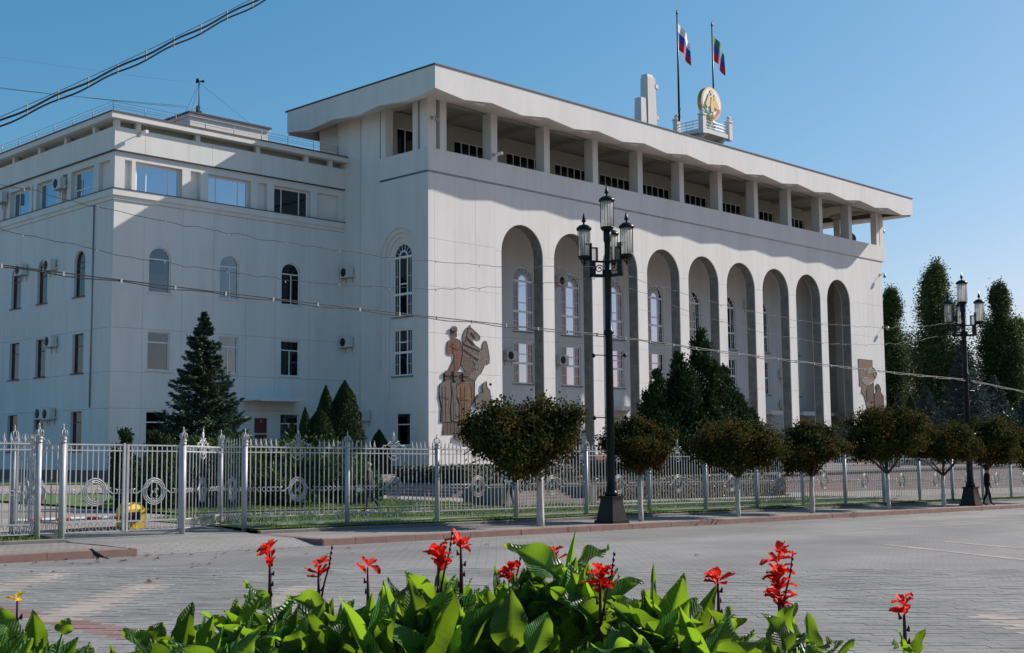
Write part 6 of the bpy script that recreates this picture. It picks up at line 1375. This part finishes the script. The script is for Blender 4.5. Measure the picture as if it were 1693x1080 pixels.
def person(x, y, z, facing, label, top, bottom, hair, pose, H=1.72, group=None):
    """facing: heading angle of the chest; local +y is forward"""
    p = thing('person', (x, y, z), label, 'person', group, facing - math.pi / 2); s = H / 1.72
    st = pose.get('stride', 0); kb = pose.get('kneeback', 0); lean = pose.get('lean', 0); arm = pose.get('arm', (.1, -.1)); fr = pose.get('forearm', (.15, .1))
    J = {}
    def a(k, v, r): J[k] = (tuple(c * s for c in v), tuple(c * s for c in r) if isinstance(r, tuple) else r * s)
    bk = pose.get('bulk', 1.0); a('pel', (0, 0, .95), (.155 * bk, .11 * bk)); a('waist', (0, lean * .3, 1.1), (.15 * bk, .115 * bk)); a('chest', (0, lean, 1.32), (.185 * bk, .125 * bk)); a('sh', (0, lean * 1.2, 1.45), (.12, .085)); a('neck', (0, lean * 1.4 + .01, 1.52), .056); a('head0', (0, lean * 1.5 + .02, 1.585), (.07, .08)); a('head1', (0, lean * 1.5 + .02, 1.64), (.077, .095)); a('head2', (0, lean * 1.5 + .005, 1.69), (.062, .075))
    for sd, n in ((-1, 'l'), (1, 'r')):
        f = st * sd * -1; kn = f * .5 + .04; ank = f - (kb if (sd == 1) else 0); az = .08 + (abs(kb) * .55 if (sd == 1 and kb) else 0)
        a('hip' + n, (sd * .09, 0, .88), .1); a('knee' + n, (sd * .1, kn, .49), .068); a('calf' + n, (sd * .1, (kn + ank) / 2 - .02, .3 + az * .3), .06); a('ank' + n, (sd * .1, ank, az), .043); a('toe' + n, (sd * .12, ank + .16, max(.035, az - .05)), .035)
        ar = arm[0 if sd < 0 else 1]; fo = fr[0 if sd < 0 else 1]
        a('shl' + n, (sd * .19, lean * 1.2, 1.42), .068); a('elb' + n, (sd * .25, lean * 1.2 + ar * .5 - .02, 1.14), .048); a('wri' + n, (sd * .25, lean * 1.2 + ar + fo, .92 + fo * .35), .034); a('palm' + n, (sd * .25, lean * 1.2 + ar + fo * 1.25, .85 + fo * .42), (.022, .036))
        for k in range(4): a(f'fin{n}{k}', (sd * .245, lean * 1.2 + ar + fo * 1.4 - .03 + k * .02, .765 + fo * .5 + abs(k - 1.4) * .008), .0095)
        a('thu' + n, (sd * .22, lean * 1.2 + ar + fo * 1.25 + .05, .83 + fo * .42), .011)
    E = [('pel', 'waist'), ('waist', 'chest'), ('chest', 'sh'), ('sh', 'neck'), ('neck', 'head0'), ('head0', 'head1'), ('head1', 'head2')]
    for n in 'lr': E += [('pel', 'hip' + n), ('hip' + n, 'knee' + n), ('knee' + n, 'calf' + n), ('calf' + n, 'ank' + n), ('ank' + n, 'toe' + n), ('sh', 'shl' + n), ('shl' + n, 'elb' + n), ('elb' + n, 'wri' + n), ('wri' + n, 'palm' + n), ('palm' + n, 'thu' + n)] + [('palm' + n, f'fin{n}{k}') for k in range(4)]
    hem = pose.get('hem', .86)
    def mf(c):
        cz = c.z / s
        if cz > 1.5 and abs(c.x) < .13 * s: return 0
        if abs(c.x) > .2 * s and cz < .93 + max(fr) * .3: return 0
        if cz > hem: return 1
        if cz < .085: return 3
        return 2
    skin_body('body', J, E, [SKIN, CL[top], CL[bottom], CL['shoe']], mf, p, (0, 0, 0), 0)
    hy = J['head1'][0][1]; hz = J['head1'][0][2]
    b = MB(); b.lathe([(.088 * s, -.02), (.094 * s, .03), (.082 * s, .075), (.04 * s, .1), (.005, .104)], 12, (0, hy - .018, hz + .005)); b.v = [(v[0] * .92, hy - .018 + (v[1] - hy + .018) * 1.12, v[2]) for v in b.v]; b.build('hair', hair, p)
    b = MB(); b.lathe([(.006, -.02), (.014, -.012), (.008, .012), (.003, .02)], 6, (0, hy + .092 * s, hz - .01)); b.build('nose', SKIN, p)
    for sd in (-1, 1):
        b = MB(); b.lathe([(.004, -.03), (.016, -.01), (.014, .02), (.004, .03)], 6, (sd * .082 * s, hy, hz - .01)); b.build('ear', SKIN, p)
        b = MB(); b.lathe([(.003, -.008), (.01, 0), (.003, .008)], 6, (sd * .03 * s, hy + .082 * s, hz + .012)); b.build('eye', CL['shoe'], p)
    b = MB(); b.box(-.02, hy + .084 * s, hz - .052, .02, hy + .09 * s, hz - .045); b.build('mouth', CL['brown'], p)
    return p
mw = person(-34.95, -36.0, zcourt(-34.95, -36) - .05, math.atan2(.72, -.7), 'grey-haired man in a dark jacket walking along the path behind the fence', 'brown', 'charcoal', HAIRG, dict(stride=.17, kneeback=.14, lean=.05, arm=(.12, -.1), forearm=(.2, .12)))
b = MB(); b.box(-.1, -.008, -.07, .07, .008, .07); pp = b.build('paper', WHITEP); pp.location = (-35.25, -35.75, zcourt(-35, -36) + .75); pp.rotation_euler = (.2, .3, R(135)); tag(pp, 'white paper held by the man walking behind the fence', 'paper')
person(-26.9, -34.9, zcourt(-26.9, -34.9) - .05, math.atan2(.9, .4), 'dark-haired man in a white shirt half hidden by the fence and tree', 'white', 'charcoal', HAIRD, dict(stride=.14, kneeback=.08, lean=.03, hem=.94))
person(5.9, -1.2, -.5, math.atan2(-1, -.3), 'person in a black suit standing below the near mosaic', 'black', 'black', HAIRD, dict(stride=.03))
person(-5.55, -45.15, zf(-5.55) - .152, math.atan2(-.8, .6), 'man in black clothes standing beside the base of the far lamp', 'black', 'black', HAIRD, dict(stride=.2, lean=.02, arm=(.02, .02), forearm=(.06, .06), hem=.8, bulk=1.2), 1.72)

cr = thing('crow', (-50.9, -46.83, zf(-50.9) - .31), 'black crow standing on the paving near the driveway kerb', 'bird'); cr.rotation_euler = (0, 0, math.atan2(.714, -.7) - math.pi / 2)
CROW = mat('crow_feathers', (0.006, 0.006, 0.008), .4, .3, 20)
J = {'b0': ((0, 0, .155), (.042, .045)), 'b1': ((0, .06, .185), (.04, .045)), 'n': ((0, .1, .23), .027), 'h': ((0, .125, .262), .028), 'bk0': ((0, .155, .262), .014), 'bk1': ((0, .195, .255), .004), 'b2': ((0, -.07, .125), (.034, .03)), 't0': ((0, -.13, .1), (.025, .014)), 't1': ((0, -.24, .062), (.03, .006)),
     'll0': ((-.022, .01, .11), .014), 'll1': ((-.025, .015, .05), .006), 'll2': ((-.025, .0, .005), .005), 'lf': ((-.025, .045, .004), .004), 'lr0': ((.022, -.005, .11), .014), 'lr1': ((.025, .0, .05), .006), 'lr2': ((.025, -.025, .005), .005), 'rf': ((.025, .02, .004), .004)}
skin_body('body', J, [('b0', 'b1'), ('b1', 'n'), ('n', 'h'), ('h', 'bk0'), ('bk0', 'bk1'), ('b0', 'b2'), ('b2', 't0'), ('t0', 't1'), ('b0', 'll0'), ('ll0', 'll1'), ('ll1', 'll2'), ('ll2', 'lf'), ('b0', 'lr0'), ('lr0', 'lr1'), ('lr1', 'lr2'), ('lr2', 'rf')], [CROW], lambda c: 0, cr, (0, 0, 0), 0)

# fallen leaves on the paving
DRY = mat('dry_leaf', (0.11, 0.055, 0.025), .9, .3, 30)
lms = []
for k in range(3):
    b = MB(); b.add([(0, -.05, .005), (.035, -.01, .02 + .01 * k), (.05, .02, .004), (.015, .03, .018), (0, .06, .012), (-.02, .03, .02), (-.05, .01, .006), (-.03, -.02, .016)], [(0, 1, 3), (1, 2, 3), (0, 3, 5), (3, 4, 5), (0, 5, 7), (5, 6, 7)]); lms.append(b.mesh('fallen_leaf', DRY))
for i in range(75):
    if i < 50: x, y = rr.gauss(-48.5, 3.2), rr.gauss(-47.8, 2.6)
    else: x, y = rr.uniform(-42, 2), -45.62 - abs(rr.gauss(0, .25))
    if y > -45.7: y = -45.75 - rr.random() * .8
    o = put('fallen_leaf', lms[i % 3], None, (x, y, zf(x) - .309), rr.uniform(0, 6.28), (rr.uniform(.7, 1.5),) * 3)
    tag(o, 'small dry brown leaf lying on the grey paving', 'leaf', 'fallen leaves on the paving')

# trees along the far side of the square, behind the viewpoint (seen only mirrored in the windows)
_g = np.random.default_rng(90); _P = []
for _k in range(30):
    _c = np.array([-60 + _k * 18 + _g.uniform(-4, 4), -190 + _g.uniform(-6, 6), -4.0]); _d = _g.normal(size=(900, 3)); _d[:, 2] = np.abs(_d[:, 2]); _d /= np.linalg.norm(_d, axis=1, keepdims=True)
    _P.append(_c + _d * _g.uniform(.6, 1.05, (900, 1)) * np.array([11, 8, _g.uniform(11, 19)]))
_P = np.concatenate(_P); _n = len(_P)
tag(put('treeline', cloud('treeline', _P, _g.normal(size=(_n, 3)), _g.normal(size=(_n, 3)), _g.uniform(1.2, 2.2, _n), _g.uniform(.9, 1.6, _n), M_POP)), 'dark row of trees on the far side of the square', 'trees', None, 'stuff')
_P = []
for _k in range(12):
    _c = np.array([150 + _k * 9 + _g.uniform(-4, 4), -8 - _k * 6 + _g.uniform(-4, 4), -6.0]); _d = _g.normal(size=(1500, 3)); _d[:, 2] = np.abs(_d[:, 2]); _d /= np.linalg.norm(_d, axis=1, keepdims=True)
    _P.append(_c + _d * _g.uniform(.6, 1.05, (1500, 1)) * np.array([8, 8, _g.uniform(12, 16)]))
_P = np.concatenate(_P); _n = len(_P)
tag(put('far_treeline', cloud('far_treeline', _P, _g.normal(size=(_n, 3)), _g.normal(size=(_n, 3)), _g.uniform(.6, 1.1, _n), _g.uniform(.5, .8, _n), M_POP)), 'dark mass of trees far down the street at the right', 'trees', None, 'stuff')
